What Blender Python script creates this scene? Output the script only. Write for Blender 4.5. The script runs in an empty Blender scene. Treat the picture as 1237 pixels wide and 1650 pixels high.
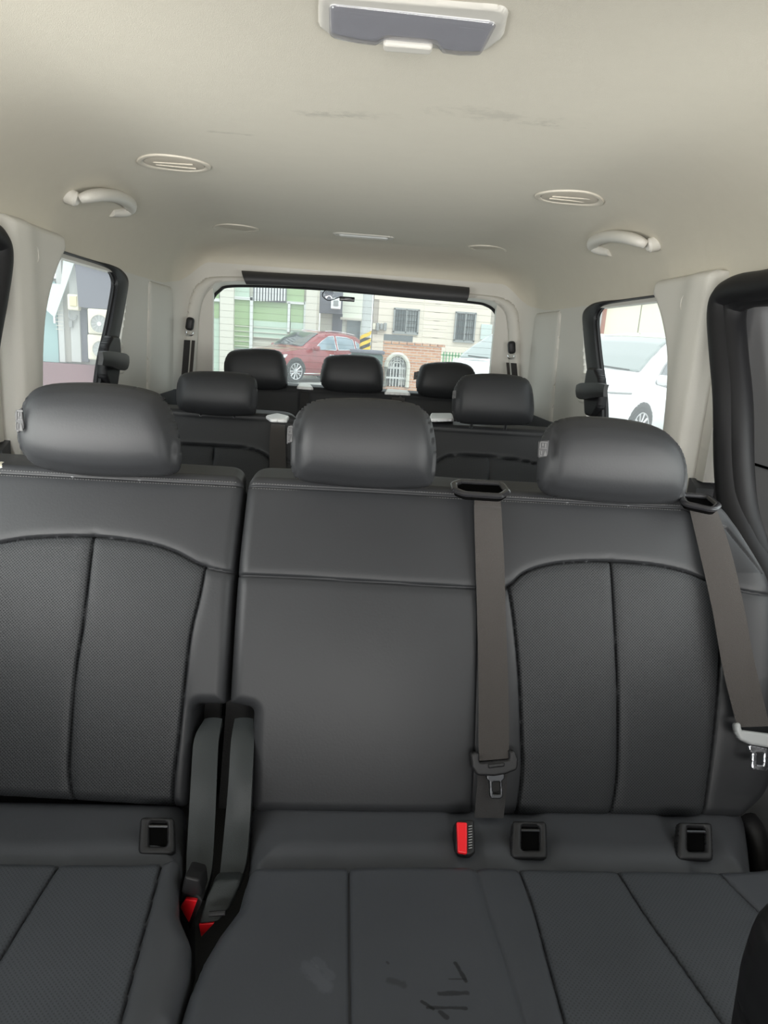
import bpy, bmesh, math, random
import numpy as np
random.seed(3)
S = bpy.context.scene
COL = S.collection
# ------------------------------------------------------------------ camera
F = 1110.0; CX, CY = 618.5, 825.0          # focal length and centre in pixels of the 1237x1650 frame
def nrm(v): v = np.asarray(v, float); return v/np.linalg.norm(v)
VY = nrm([(550-CX)/F, -(545-CY)/F, -1.0])
VX = np.array([(14600-CX)/F, -(1500-CY)/F, -1.0]); VX = nrm(VX-VX.dot(VY)*VY)
VZ = np.cross(VX, VY)
RC = np.array([VX, VY, VZ])                # camera axes -> van axes
CAM = np.array([-.06, 0., 1.5])
cd = bpy.data.cameras.new('camera'); cam = bpy.data.objects.new('camera', cd); COL.objects.link(cam)
cd.sensor_fit = 'HORIZONTAL'; cd.sensor_width = 36; cd.lens = 36*F/1237; cd.clip_start = .02; cd.clip_end = 300
from mathutils import Matrix, Vector
M4 = Matrix([list(RC[0])+[CAM[0]], list(RC[1])+[CAM[1]], list(RC[2])+[CAM[2]], [0, 0, 0, 1]])
cam.matrix_world = M4
S.camera = cam
# ------------------------------------------------------------------ sky, sun, added daylight fill lamps, exposure
S.view_settings.view_transform = 'Standard'; S.view_settings.look = 'None'
S.view_settings.gamma = 1; S.view_settings.use_curve_mapping = False
S.view_settings.exposure = 0.0
W = bpy.data.worlds.new('world'); S.world = W; W.use_nodes = True
wn = W.node_tree.nodes; wl = W.node_tree.links
bg = wn['Background']; bg.inputs[0].default_value = (.93, .97, 1.0, 1); bg.inputs[1].default_value = 2.05
def area(name, loc, target, sx, sy, power, col, spread=180):
    l = bpy.data.lights.new(name, 'AREA'); l.shape = 'RECTANGLE'; l.size = sx; l.size_y = sy
    l.energy = power; l.color = col; l.spread = math.radians(spread)
    o = bpy.data.objects.new(name, l); COL.objects.link(o); o.location = loc
    o.rotation_euler = (Vector(target)-Vector(loc)).to_track_quat('-Z', 'Y').to_euler(); o['kind'] = 'helper'
    return o
area('windscreen_daylight_fill', (0, -1.75, 1.40), (0, 2.4, 1.85), 1.5, .75, 27, (1, .97, .93), 110)  # area lamps added outside the windows to lift the cabin above sky light
area('left_door_window_daylight_fill', (-1.02, .74, 1.38), (.2, 2.7, 1.80), 1.0, .42, 12, (1, .98, .95), 120)
area('right_door_window_daylight_fill', (1.02, .74, 1.38), (-.2, 2.7, 1.80), 1.0, .42, 7.5, (1, .98, .95), 120)
area('front_left_window_daylight_fill', (-1.02, -.4, 1.42), (.2, 1.2, 1.7), .8, .4, 2, (1, .98, .95))
area('front_right_window_daylight_fill', (1.02, -.4, 1.42), (-.2, 1.2, 1.7), .8, .4, 2, (1, .98, .95))
sl = bpy.data.lights.new('sun', 'SUN'); sl.energy = 1.1; sl.angle = .35; sl.color = (1, .97, .92)
so = bpy.data.objects.new('sun', sl); COL.objects.link(so); so.rotation_euler = (math.radians(38), 0, math.radians(20))
# ------------------------------------------------------------------ pixel helpers (points on real planes of the van / street)
def ray(px, py): return RC@np.array([(px-CX)/F, -(py-CY)/F, -1.0])
def atY(px, py, Y): d = ray(px, py); return CAM+d*((Y-CAM[1])/d[1])
def atX(px, py, X): d = ray(px, py); return CAM+d*((X-CAM[0])/d[0])
def atZ(px, py, Z): d = ray(px, py); return CAM+d*((Z-CAM[2])/d[2])
# ------------------------------------------------------------------ materials
MAT = {}
def mat(name, col, rough=.5, metal=0, bump=0, scale=200, coord='Object', spec=.5, noise_col=0, detail=3, coat=0, sheen=0):
    m = bpy.data.materials.new(name); m.use_nodes = True; nt = m.node_tree; n = nt.nodes; l = nt.links
    b = n['Principled BSDF']; b.inputs['Base Color'].default_value = (*col, 1); b.inputs['Roughness'].default_value = rough
    b.inputs['Metallic'].default_value = metal; b.inputs['Specular IOR Level'].default_value = spec
    b.inputs['Coat Weight'].default_value = coat; b.inputs['Sheen Weight'].default_value = sheen
    if bump or noise_col:
        tc = n.new('ShaderNodeTexCoord'); nz = n.new('ShaderNodeTexNoise'); nz.inputs['Scale'].default_value = scale
        nz.inputs['Detail'].default_value = detail; l.new(tc.outputs[coord], nz.inputs['Vector'])
        if bump:
            bp = n.new('ShaderNodeBump'); bp.inputs['Strength'].default_value = bump; bp.inputs['Distance'].default_value = .002
            l.new(nz.outputs['Fac'], bp.inputs['Height']); l.new(bp.outputs[0], b.inputs['Normal'])
        if noise_col:
            n2 = n.new('ShaderNodeTexNoise'); n2.inputs['Scale'].default_value = scale*.06; n2.inputs['Detail'].default_value = 5
            l.new(tc.outputs[coord], n2.inputs['Vector'])
            mr = n.new('ShaderNodeMapRange'); mr.inputs['To Min'].default_value = 1-noise_col; mr.inputs['To Max'].default_value = 1+noise_col
            l.new(n2.outputs['Fac'], mr.inputs['Value'])
            mx = n.new('ShaderNodeVectorMath'); mx.operation = 'SCALE'; mx.inputs[0].default_value = col
            l.new(mr.outputs[0], mx.inputs['Scale']); l.new(mx.outputs[0], b.inputs['Base Color'])
    MAT[name] = m; return m
def mth(nt, op, a, b=None, c=None):
    n = nt.nodes.new('ShaderNodeMath'); n.operation = op
    for i, v in enumerate((a, b, c)):
        if v is None: continue
        if isinstance(v, (int, float)): n.inputs[i].default_value = v
        else: nt.links.new(v, n.inputs[i])
    return n.outputs[0]
def leather(name, col, rough=.47, perf=False, pitch=.0052, weave=False, marks=None):
    m = bpy.data.materials.new(name); m.use_nodes = True; nt = m.node_tree; n = nt.nodes; l = nt.links
    b = n['Principled BSDF']; b.inputs['Roughness'].default_value = rough; b.inputs['Specular IOR Level'].default_value = .28
    tc = n.new('ShaderNodeTexCoord'); nz = n.new('ShaderNodeTexNoise'); nz.inputs['Scale'].default_value = 260; nz.inputs['Detail'].default_value = 3
    l.new(tc.outputs['Object'], nz.inputs['Vector'])
    big = n.new('ShaderNodeTexNoise'); big.inputs['Scale'].default_value = 7; big.inputs['Detail'].default_value = 5; l.new(tc.outputs['Object'], big.inputs['Vector'])
    k = mth(nt, 'MULTIPLY_ADD', big.outputs['Fac'], .3, .85)
    bp = n.new('ShaderNodeBump'); bp.inputs['Strength'].default_value = .10; bp.inputs['Distance'].default_value = .0015
    hgt = nz.outputs['Fac']
    if perf or weave:
        uv = n.new('ShaderNodeUVMap'); sp = n.new('ShaderNodeSeparateXYZ'); l.new(uv.outputs[0], sp.inputs[0])
        a = mth(nt, 'MULTIPLY', sp.outputs[0], 1/pitch); c = mth(nt, 'MULTIPLY', sp.outputs[1], 1/pitch)
        p = mth(nt, 'ADD', a, c); q = mth(nt, 'SUBTRACT', a, c)
        fp = mth(nt, 'SUBTRACT', mth(nt, 'FRACT', p), .5); fq = mth(nt, 'SUBTRACT', mth(nt, 'FRACT', q), .5)
        d = mth(nt, 'SQRT', mth(nt, 'ADD', mth(nt, 'MULTIPLY', fp, fp), mth(nt, 'MULTIPLY', fq, fq)))
        dot = n.new('ShaderNodeMapRange'); dot.interpolation_type = 'SMOOTHSTEP'
        dot.inputs['From Min'].default_value = .16; dot.inputs['From Max'].default_value = .34; l.new(d, dot.inputs['Value'])
        k = mth(nt, 'MULTIPLY', k, mth(nt, 'MULTIPLY_ADD', dot.outputs[0],   .55 if perf else .3, .45 if perf else .7))
        hgt = mth(nt, 'MULTIPLY_ADD', dot.outputs[0], 1.2, nz.outputs['Fac']); bp.inputs['Strength'].default_value = .3 if perf else .15
        if perf: l.new(mth(nt, 'MULTIPLY_ADD', dot.outputs[0], .16, .12), b.inputs['Specular IOR Level'])
    if marks:
        uv = n.new('ShaderNodeUVMap')
        jit = n.new('ShaderNodeTexNoise'); jit.inputs['Scale'].default_value = 90; jit.inputs['Detail'].default_value = 4; l.new(uv.outputs[0], jit.inputs['Vector'])
        for (x0, y0, x1, y1, wd, amt) in marks:          # smears: capsule distance in the seat's own uv metres
            A = np.array([x0, y0]); B = np.array([x1, y1]); L = np.linalg.norm(B-A)+1e-6; D = (B-A)/L
            sub = n.new('ShaderNodeVectorMath'); sub.operation = 'SUBTRACT'; l.new(uv.outputs[0], sub.inputs[0]); sub.inputs[1].default_value = (A[0], A[1], 0)
            da = n.new('ShaderNodeVectorMath'); da.operation = 'DOT_PRODUCT'; l.new(sub.outputs[0], da.inputs[0]); da.inputs[1].default_value = (D[0], D[1], 0)
            db = n.new('ShaderNodeVectorMath'); db.operation = 'DOT_PRODUCT'; l.new(sub.outputs[0], db.inputs[0]); db.inputs[1].default_value = (-D[1], D[0], 0)
            al = mth(nt, 'SUBTRACT', da.outputs['Value'], mth(nt, 'MINIMUM', mth(nt, 'MAXIMUM', da.outputs['Value'], 0), float(L)))
            dist = mth(nt, 'SQRT', mth(nt, 'ADD', mth(nt, 'MULTIPLY', al, al), mth(nt, 'MULTIPLY', db.outputs['Value'], db.outputs['Value'])))
            dist = mth(nt, 'ADD', dist, mth(nt, 'MULTIPLY_ADD', jit.outputs['Fac'], wd*1.6, -wd*.8))
            s = n.new('ShaderNodeMapRange'); s.inputs['From Min'].default_value = wd*.6; s.inputs['From Max'].default_value = wd*1.15
            s.inputs['To Min'].default_value = amt; s.inputs['To Max'].default_value = 1; l.new(dist, s.inputs['Value'])
            k = mth(nt, 'MULTIPLY', k, s.outputs[0])
    l.new(hgt, bp.inputs['Height']); l.new(bp.outputs[0], b.inputs['Normal'])
    mx = n.new('ShaderNodeVectorMath'); mx.operation = 'SCALE'; mx.inputs[0].default_value = col; l.new(k, mx.inputs['Scale'])
    l.new(mx.outputs[0], b.inputs['Base Color'])
    MAT[name] = m; return m
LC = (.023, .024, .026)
leather('leather', LC); leather('leather_cushion_skylit', (.058, .061, .068), .5)  # cushions: same leather, colour lightened and blued to stand in for skylight
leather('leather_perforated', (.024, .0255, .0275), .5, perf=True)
leather('leather_weave_skylit', (.060, .065, .074), .5, weave=True, pitch=.006)  # woven cushion inserts, base colour lightened and blued for skylight too
mat('stitch', (.10, .10, .10), .8)
mat('webbing', (.034, .0295, .0265), .85, bump=.6, scale=900, sheen=.2)
mat('webbing_dark', (.022, .021, .021), .85, bump=.6, scale=900)
mat('plastic_black', (.014, .014, .015), .48, spec=.35, bump=.12, scale=700)
mat('plastic_sheath', (.024, .028, .029), .5, spec=.35, bump=.2, scale=900)
mat('plastic_gloss', (.02, .02, .022), .2)
mat('rubber', (.009, .009, .010), .5, spec=.25)
mat('red_plastic', (.78, .012, .02), .32)
mat('chrome', (.85, .86, .9), .16, metal=1)
mat('dark_metal', (.06, .062, .066), .3, metal=.8)
mat('hole', (.003, .003, .003), 1, spec=0)  # near-black colour standing in for shade inside anchor and guide openings
mat('trim_grey', (.55, .535, .49), .55, bump=.15, scale=500)
mat('trim_white', (.62, .60, .55), .5, bump=.1, scale=500)
mat('handle_plastic', (.62, .60, .55), .45)
mat('trim_charcoal', (.06, .062, .066), .6, bump=.2, scale=500)
mat('door_fabric', (.27, .27, .28), .85, bump=.3, scale=900)
mat('carpet', (.03, .03, .03), .95, bump=.5, scale=300)
mat('blind_dark', (.03, .03, .032), .6)
mat('headliner_light', (.56, .51, .43), .8)
mat('vent_plastic', (.63, .585, .50), .55)
mat('lens_white', (.85, .85, .85), .25)
mat('label_white', (.11, .11, .11), .7, spec=.1)
mat('white_plate', (.75, .76, .76), .3)
# headliner: warm knit fabric with a few rubbed smudges
m = mat('headliner', (.56, .525, .44), .95, bump=.35, scale=900, sheen=.1)
nt = m.node_tree; b = nt.nodes['Principled BSDF']
tc = nt.nodes.new('ShaderNodeTexCoord'); k = None
nz = nt.nodes.new('ShaderNodeTexNoise'); nz.inputs['Scale'].default_value = 22; nz.inputs['Detail'].default_value = 7; nz.inputs['Roughness'].default_value = .7
mp = nt.nodes.new('ShaderNodeMapping'); mp.inputs['Scale'].default_value = (.9, 1.2, 1); nt.links.new(tc.outputs['Object'], mp.inputs[0]); nt.links.new(mp.outputs[0], nz.inputs['Vector'])
for (px, py, rx, ry, amt) in [(520, 186, .045, .02, .72), (590, 186, .06, .025, .8), (810, 188, .12, .03, .82), (860, 200, .06, .015, .78), (366, 214, .05, .01, .8)]:
    c = atZ(px, py, 1.885)
    sub = nt.nodes.new('ShaderNodeVectorMath'); sub.operation = 'SUBTRACT'; nt.links.new(tc.outputs['Object'], sub.inputs[0]); sub.inputs[1].default_value = tuple(c)
    scl = nt.nodes.new('ShaderNodeVectorMath'); scl.operation = 'MULTIPLY'; nt.links.new(sub.outputs[0], scl.inputs[0]); scl.inputs[1].default_value = (1/rx, 1/ry, 0)
    ln = nt.nodes.new('ShaderNodeVectorMath'); ln.operation = 'LENGTH'; nt.links.new(scl.outputs[0], ln.inputs[0])
    q = mth(nt, 'ADD', ln.outputs['Value'], mth(nt, 'MULTIPLY_ADD', nz.outputs['Fac'], -5.0, 2.9))
    s = nt.nodes.new('ShaderNodeMapRange'); s.interpolation_type = 'SMOOTHSTEP'; nt.links.new(q, s.inputs['Value'])
    s.inputs['From Min'].default_value = .2; s.inputs['From Max'].default_value = 1.5; s.inputs['To Min'].default_value = amt; s.inputs['To Max'].default_value = 1
    k = s.outputs[0] if k is None else mth(nt, 'MULTIPLY', k, s.outputs[0])
k = mth(nt, 'MULTIPLY', k, mth(nt, 'MULTIPLY_ADD', nz.outputs['Fac'], .08, .96))
mx = nt.nodes.new('ShaderNodeVectorMath'); mx.operation = 'SCALE'; mx.inputs[0].default_value = (.56, .525, .44); nt.links.new(k, mx.inputs['Scale']); nt.links.new(mx.outputs[0], b.inputs['Base Color'])
def glass(name, tint, gloss=.06, haze=0.0, hcol=(.8, .85, .85)):
    m = bpy.data.materials.new(name); m.use_nodes = True; nt = m.node_tree; n = nt.nodes; l = nt.links; n.clear()
    out = n.new('ShaderNodeOutputMaterial'); t = n.new('ShaderNodeBsdfTransparent'); t.inputs[0].default_value = (*tint, 1)
    g = n.new('ShaderNodeBsdfGlossy'); g.inputs['Roughness'].default_value = .02; g.inputs[0].default_value = (1, 1, 1, 1)
    mx = n.new('ShaderNodeMixShader'); mx.inputs[0].default_value = gloss; l.new(t.outputs[0], mx.inputs[1]); l.new(g.outputs[0], mx.inputs[2])
    last = mx
    if haze:
        d = n.new('ShaderNodeBsdfTranslucent'); d.inputs[0].default_value = (*hcol, 1)
        m2 = n.new('ShaderNodeMixShader'); m2.inputs[0].default_value = haze; l.new(mx.outputs[0], m2.inputs[1]); l.new(d.outputs[0], m2.inputs[2]); last = m2
    l.new(last.outputs[0], out.inputs[0]); MAT[name] = m; return m
glass('rear_glass', (.95, .99, .98), 0, .08)
glass('side_glass', (.96, .98, .97), 0, .09)  # translucent share lays an even haze over the side panes
glass('lamp_lens', (.84, .84, .86), .10, .15, (.5, .5, .53))
mat('car_glass', (.06, .07, .08), .05, spec=.8, coat=.6)
mat('car_glass_blue', (.22, .30, .36), .05, spec=.8, coat=.6)
mat('car_glass_pale', (.20, .24, .23), .12, spec=.8, coat=.6)
mat('paint_red', (.26, .025, .03), .25, coat=.8)
mat('paint_white', (.72, .73, .74), .22, coat=.8)
mat('tyre', (.022, .022, .024), .8)
mat('alloy', (.62, .62, .64), .3, metal=.7)
mat('headlamp', (.75, .78, .8), .1, coat=.8)
mat('asphalt', (.42, .42, .40), .9, bump=.4, scale=30, noise_col=.12)
mat('cream_tile', (.78, .70, .60), .7, bump=.1, scale=20, noise_col=.05)
mat('mortar', (.45, .40, .35), .9)
mat('green_white_tile', (.74, .76, .66), .6, noise_col=.05, scale=20)
mat('plaster', (.66, .64, .56), .8, noise_col=.08, scale=10)
mat('concrete', (.50, .51, .50), .85, bump=.2, scale=20, noise_col=.1)
mat('yellow', (.85, .55, .03), .6)
mat('black_paint', (.03, .03, .03), .6)
mat('dark_pane', (.10, .12, .13), .1, spec=.6)
mat('blind_pane', (.30, .32, .33), .6)
mat('green_pane', (.34, .47, .25), .12, spec=.5)
mat('pale_green_pane', (.50, .62, .52), .2, spec=.5)
mat('teal_pane', (.27, .42, .42), .15, spec=.5)
mat('alu', (.72, .74, .72), .4, metal=.2)
mat('steel_bar', (.75, .75, .74), .3, metal=.4)
mat('dark_tarp', (.13, .13, .16), .7, noise_col=.15, scale=8)
mat('cream_metal', (.72, .68, .56), .5)
mat('meter_box', (.72, .64, .38), .5)
mat('fan_grey', (.30, .31, .31), .5)
mat('plinth_red', (.20, .10, .115), .6, noise_col=.15, scale=10)
mat('poster_pale', (.60, .68, .66), .4)
mat('wall_warm_grey', (.36, .35, .32), .7, noise_col=.1, scale=10)
mat('warehouse', (.70, .69, .54), .7, noise_col=.04, scale=6)
mat('red_sign', (.45, .08, .08), .6)
mat('green_fence', (.12, .38, .16), .6)
mat('dark_green', (.05, .10, .085), .7)
mat('rust_wood', (.30, .10, .05), .6)
m = mat('brick', (.5, .25, .15), .9); nt = m.node_tree
tc = nt.nodes.new('ShaderNodeTexCoord'); br = nt.nodes.new('ShaderNodeTexBrick'); mp = nt.nodes.new('ShaderNodeMapping'); mp.inputs['Rotation'].default_value = (math.pi/2, 0, 0)
nt.links.new(tc.outputs['Object'], mp.inputs[0]); nt.links.new(mp.outputs[0], br.inputs['Vector'])
br.inputs['Color1'].default_value = (.50, .22, .12, 1); br.inputs['Color2'].default_value = (.62, .34, .20, 1); br.inputs['Mortar'].default_value = (.55, .5, .45, 1)
br.inputs['Scale'].default_value = 1; br.inputs['Brick Width'].default_value = .21; br.inputs['Row Height'].default_value = .075; br.inputs['Mortar Size'].default_value = .008
nt.links.new(br.outputs['Color'], nt.nodes['Principled BSDF'].inputs['Base Color'])
# ------------------------------------------------------------------ object helpers
def link(name, me, mt, parent=None, smooth=True):
    o = bpy.data.objects.new(name, me); COL.objects.link(o)
    if mt: me.materials.append(MAT[mt])
    if parent is not None: o.parent = parent; o.matrix_parent_inverse = Matrix.Translation(-Vector(parent_world(parent)))
    if smooth and len(me.polygons): me.polygons.foreach_set('use_smooth', [True]*len(me.polygons))
    return o
def parent_world(p):
    return p.location if p.type == 'EMPTY' else (0, 0, 0)
def thing(name, label, cat, loc=(0, 0, 0), group=None):
    o = bpy.data.objects.new(name, None); COL.objects.link(o); o.location = loc; o.empty_display_size = .1
    o['label'] = label; o['category'] = cat
    if group: o['group'] = group
    return o
def tag(o, label, cat, group=None):
    o['label'] = label; o['category'] = cat
    if group: o['group'] = group
    return o
def struct(o, label=None):
    o['kind'] = 'structure'
    if label: o['label'] = label; o['category'] = o.name.split('_')[0]
    return o
def meshdata(name, v, f):
    me = bpy.data.meshes.new(name); me.from_pydata([tuple(map(float, p)) for p in v], [], [tuple(int(i) for i in q) for q in f]); me.update(); return me
class G:                                   # collects primitive shapes into one mesh
    def __init__(s): s.v = []; s.f = []
    def add(s, v, f):
        n = len(s.v); s.v += [tuple(p) for p in v]; s.f += [tuple(i+n for i in q) for q in f]; return s
    def box(s, c, size, bevel=0, rot=None, seg=2):
        bm = bmesh.new(); bmesh.ops.create_cube(bm, size=1); bmesh.ops.scale(bm, vec=size, verts=bm.verts)
        if bevel: bmesh.ops.bevel(bm, geom=bm.edges[:], offset=bevel, segments=seg, profile=.5, affect='EDGES')
        if rot is not None: bmesh.ops.transform(bm, matrix=rot, verts=bm.verts)
        bmesh.ops.translate(bm, vec=c, verts=bm.verts); bm.verts.index_update()
        s.add([v.co[:] for v in bm.verts], [[v.index for v in f.verts] for f in bm.faces]); bm.free(); return s
    def tube(s, path, r, n=10, caps=True, flat=1.0, up=None):
        P = [np.array(p, float) for p in path]; rr = r if hasattr(r, '__len__') else [r]*len(P)
        rings = []; ref = np.array(up if up is not None else (0, 0, 1.), float)
        for i, p in enumerate(P):
            t = nrm(P[min(i+1, len(P)-1)]-P[max(i-1, 0)])
            a = np.cross(t, ref)
            if np.linalg.norm(a) < 1e-3: a = np.cross(t, (1., 0, 0))
            a = nrm(a); b2 = np.cross(a, t)
            rings.append([p+rr[i]*(a*math.cos(q)+b2*math.sin(q)*flat) for q in np.linspace(0, 2*math.pi, n, endpoint=False)])
        v = [q for r_ in rings for q in r_]; f = []
        for i in range(len(P)-1):
            for j in range(n): f.append((i*n+j, i*n+(j+1) % n, (i+1)*n+(j+1) % n, (i+1)*n+j))
        if caps: f.append(tuple(range(n))[::-1]); f.append(tuple((len(P)-1)*n+j for j in range(n)))
        return s.add(v, f)
    def prism(s, pts, off):                # planar polygon (3d points) extruded by off
        n = len(pts); off = np.asarray(off, float); P = [np.asarray(p, float) for p in pts]
        v = P+[p+off for p in P]; f = [tuple(range(n)), tuple(range(2*n-1, n-1, -1))]
        f += [(i, (i+1) % n+0, (i+1) % n+n, i+n)[::-1] for i in range(n)]
        return s.add(v, f)
    def lathe(s, c, axis, prof, n=32):     # prof: (radius, height along axis)
        ax = nrm(axis); a = nrm(np.cross(ax, (0, 0, 1.) if abs(ax[2]) < .9 else (1., 0, 0))); b2 = np.cross(ax, a); c = np.asarray(c, float)
        v = []; f = []
        for (r, h) in prof: v += [c+ax*h+r*(a*math.cos(q)+b2*math.sin(q)) for q in np.linspace(0, 2*math.pi, n, endpoint=False)]
        for i in range(len(prof)-1):
            for j in range(n): f.append((i*n+j, i*n+(j+1) % n, (i+1)*n+(j+1) % n, (i+1)*n+j))
        return s.add(v, f)
    def obj(s, name, mt, parent=None, smooth=False):
        me = meshdata(name, s.v, s.f)
        bm = bmesh.new(); bm.from_mesh(me); bmesh.ops.recalc_face_normals(bm, faces=bm.faces); bm.to_mesh(me); bm.free()
        o = link(name, me, mt, parent, smooth)
        if smooth: me.set_sharp_from_angle(angle=math.radians(40))
        return o
def arc_pts(p0, p1, p2, r, n=7):
    a = p0-p1; b2 = p2-p1; la = np.linalg.norm(a); lb = np.linalg.norm(b2)
    if la < 1e-9 or lb < 1e-9: return [p1]
    a /= la; b2 /= lb; ang = math.acos(max(-1, min(1, a.dot(b2))))
    if ang > 3.05 or r <= 0: return [p1]
    d = min(r/math.tan(ang/2), la*.48, lb*.48)
    A = p1+a*d; B = p1+b2*d
    return [(1-t)**2*A+2*(1-t)*t*p1+t*t*B for t in np.linspace(0, 1, n)]
def rpoly(pts, r):
    P = [np.array(p[:2], float) for p in pts]; out = []
    for i in range(len(P)):
        ri = pts[i][2] if len(pts[i]) > 2 else r
        out += arc_pts(P[i-1], P[i], P[(i+1) % len(P)], ri)
    return np.array(out)
def crom(pts, n=8, closed=False):
    P = [np.array(p, float) for p in pts]; N = len(P); out = []
    rng = range(N) if closed else range(N-1)
    for i in rng:
        if closed: a, b_, c, d = P[i-1], P[i], P[(i+1) % N], P[(i+2) % N]
        else: a, b_, c, d = P[max(i-1, 0)], P[i], P[i+1], P[min(i+2, N-1)]
        for t in np.linspace(0, 1, n, endpoint=False):
            out.append(.5*((2*b_)+(-a+c)*t+(2*a-5*b_+4*c-d)*t*t+(-a+3*b_-3*c+d)*t**3))
    if not closed: out.append(P[-1])
    return np.array(out)
def seg_dist(U, V, poly, closed):
    best = np.full(U.shape, 1e9); nx = np.zeros_like(U); ny = np.zeros_like(U); n = len(poly)
    for i in range(n if closed else n-1):
        a = poly[i]; b_ = poly[(i+1) % n]; d = b_-a; L = d.dot(d)
        if L < 1e-14: continue
        t = np.clip(((U-a[0])*d[0]+(V-a[1])*d[1])/L, 0, 1); qx = a[0]+t*d[0]; qy = a[1]+t*d[1]
        r = np.hypot(U-qx, V-qy); m_ = r < best; best[m_] = r[m_]; nx[m_] = qx[m_]; ny[m_] = qy[m_]
    return best, nx, ny
def inside(U, V, poly):
    c = np.zeros(U.shape, bool); n = len(poly); j = n-1
    for i in range(n):
        xi, yi = poly[i]; xj, yj = poly[j]
        if yi != yj:
            c ^= ((yi > V) != (yj > V)) & (U < (xj-xi)*(V-yi)/(yj-yi)+xi)
        j = i
    return c
def surf(outline, mapfn, res, T=.01, hfn=None, holes=(), regions=(), back=True, mirror_back=False, seam=()):
    """grid patch clipped to an outline; regions = [(key, polygon)] split off as own meshes.
       returns dict key-> (verts, faces, uv) ; mapfn(u,v,h)->xyz (N,3)"""
    outline = np.asarray(outline, float); lo = outline.min(0)-res; hi = outline.max(0)+res
    nu = int(math.ceil((hi[0]-lo[0])/res))+1; nv = int(math.ceil((hi[1]-lo[1])/res))+1
    U, V = np.meshgrid(lo[0]+np.arange(nu)*res, lo[1]+np.arange(nv)*res, indexing='ij')
    U = U.ravel(); V = V.ravel()
    s, nx, ny = seg_dist(U, V, outline, True); s = np.where(inside(U, V, outline), s, -s)
    for h_ in holes:
        h_ = np.asarray(h_, float); d, ax, ay = seg_dist(U, V, h_, True); d = np.where(inside(U, V, h_), -d, d)
        m_ = d < s; s[m_] = d[m_]; nx[m_] = ax[m_]; ny[m_] = ay[m_]
    sn = np.abs(s) < .52*res; U = np.where(sn, nx, U); V = np.where(sn, ny, V); keep = (s > 0) | sn; s = np.where(sn, 0, s)
    h = np.zeros_like(U) if hfn is None else hfn(U, V, s)
    for (pl, a1, w1, a2, w2) in seam:
        d, _, _ = seg_dist(U, V, np.asarray(pl, float), False)
        h = h-a1*np.exp(-(d/w1)**2)-a2*np.exp(-(d/w2)**2)
    idx = np.arange(nu*nv).reshape(nu, nv)
    q = np.stack([idx[:-1, :-1], idx[1:, :-1], idx[1:, 1:], idx[:-1, 1:]], -1).reshape(-1, 4)
    q = q[keep[q].all(1)]
    x_, y_ = U[q], V[q]; ar = .5*np.abs((x_[:, 2]-x_[:, 0])*(y_[:, 3]-y_[:, 1])-(x_[:, 3]-x_[:, 1])*(y_[:, 2]-y_[:, 0])); q = q[ar > .08*res*res]
    P = mapfn(U, V, h); PB = mapfn(U, V, (-T-h) if mirror_back else np.full_like(U, -T))
    # boundary edges
    e = np.concatenate([q[:, [0, 1]], q[:, [1, 2]], q[:, [2, 3]], q[:, [3, 0]]]); key = np.sort(e, 1); kk = key[:, 0].astype(np.int64)*(nu*nv)+key[:, 1]
    un, first, cnt = np.unique(kk, return_index=True, return_counts=True); be = e[first[cnt == 1]]
    cu = U[q].mean(1); cv = V[q].mean(1); lab = np.zeros(len(q), int)
    for i, (kname, pl) in enumerate(regions): lab[inside(cu, cv, np.asarray(pl, float))] = i+1
    out = {}
    N = nu*nv; ALL = np.concatenate([P, PB]); UU = np.concatenate([U, U]); VV = np.concatenate([V, V])
    for li, kname in enumerate(['']+[r_[0] for r_ in regions]):
        fq = q[lab == li]
        if not len(fq): continue
        if li == 0:
            sk = np.stack([be[:, 1], be[:, 0], be[:, 0]+N, be[:, 1]+N], 1); fs = [fq, sk]
            if back: fs.append(q[:, ::-1]+N)
            fq = np.concatenate(fs)
        used, inv = np.unique(fq, return_inverse=True); fq = inv.reshape(-1, 4)
        v_ = ALL[used]; uv_ = np.stack([UU[used], VV[used]], 1)
        if kname in out:
            o_ = out[kname]; out[kname] = (np.concatenate([o_[0], v_]), np.concatenate([o_[1], fq+len(o_[0])]), np.concatenate([o_[2], uv_]))
        else: out[kname] = (v_, fq, uv_)
    return out
def surf_obj(name, data, mt, parent=None, smooth=True, sharp=60):
    v, f, uv = data; me = bpy.data.meshes.new(name)
    me.vertices.add(len(v)); me.vertices.foreach_set('co', v.astype(np.float32).ravel())
    me.loops.add(len(f)*4); me.loops.foreach_set('vertex_index', f.astype(np.int32).ravel())
    me.polygons.add(len(f)); me.polygons.foreach_set('loop_start', np.arange(len(f), dtype=np.int32)*4)
    ul = me.uv_layers.new(name='UVMap'); ul.data.foreach_set('uv', uv[f.ravel()].astype(np.float32).ravel())
    me.update(calc_edges=True); me.validate()
    o = link(name, me, mt, parent, smooth)
    if smooth and sharp: me.set_sharp_from_angle(angle=math.radians(sharp))
    return o
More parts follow.
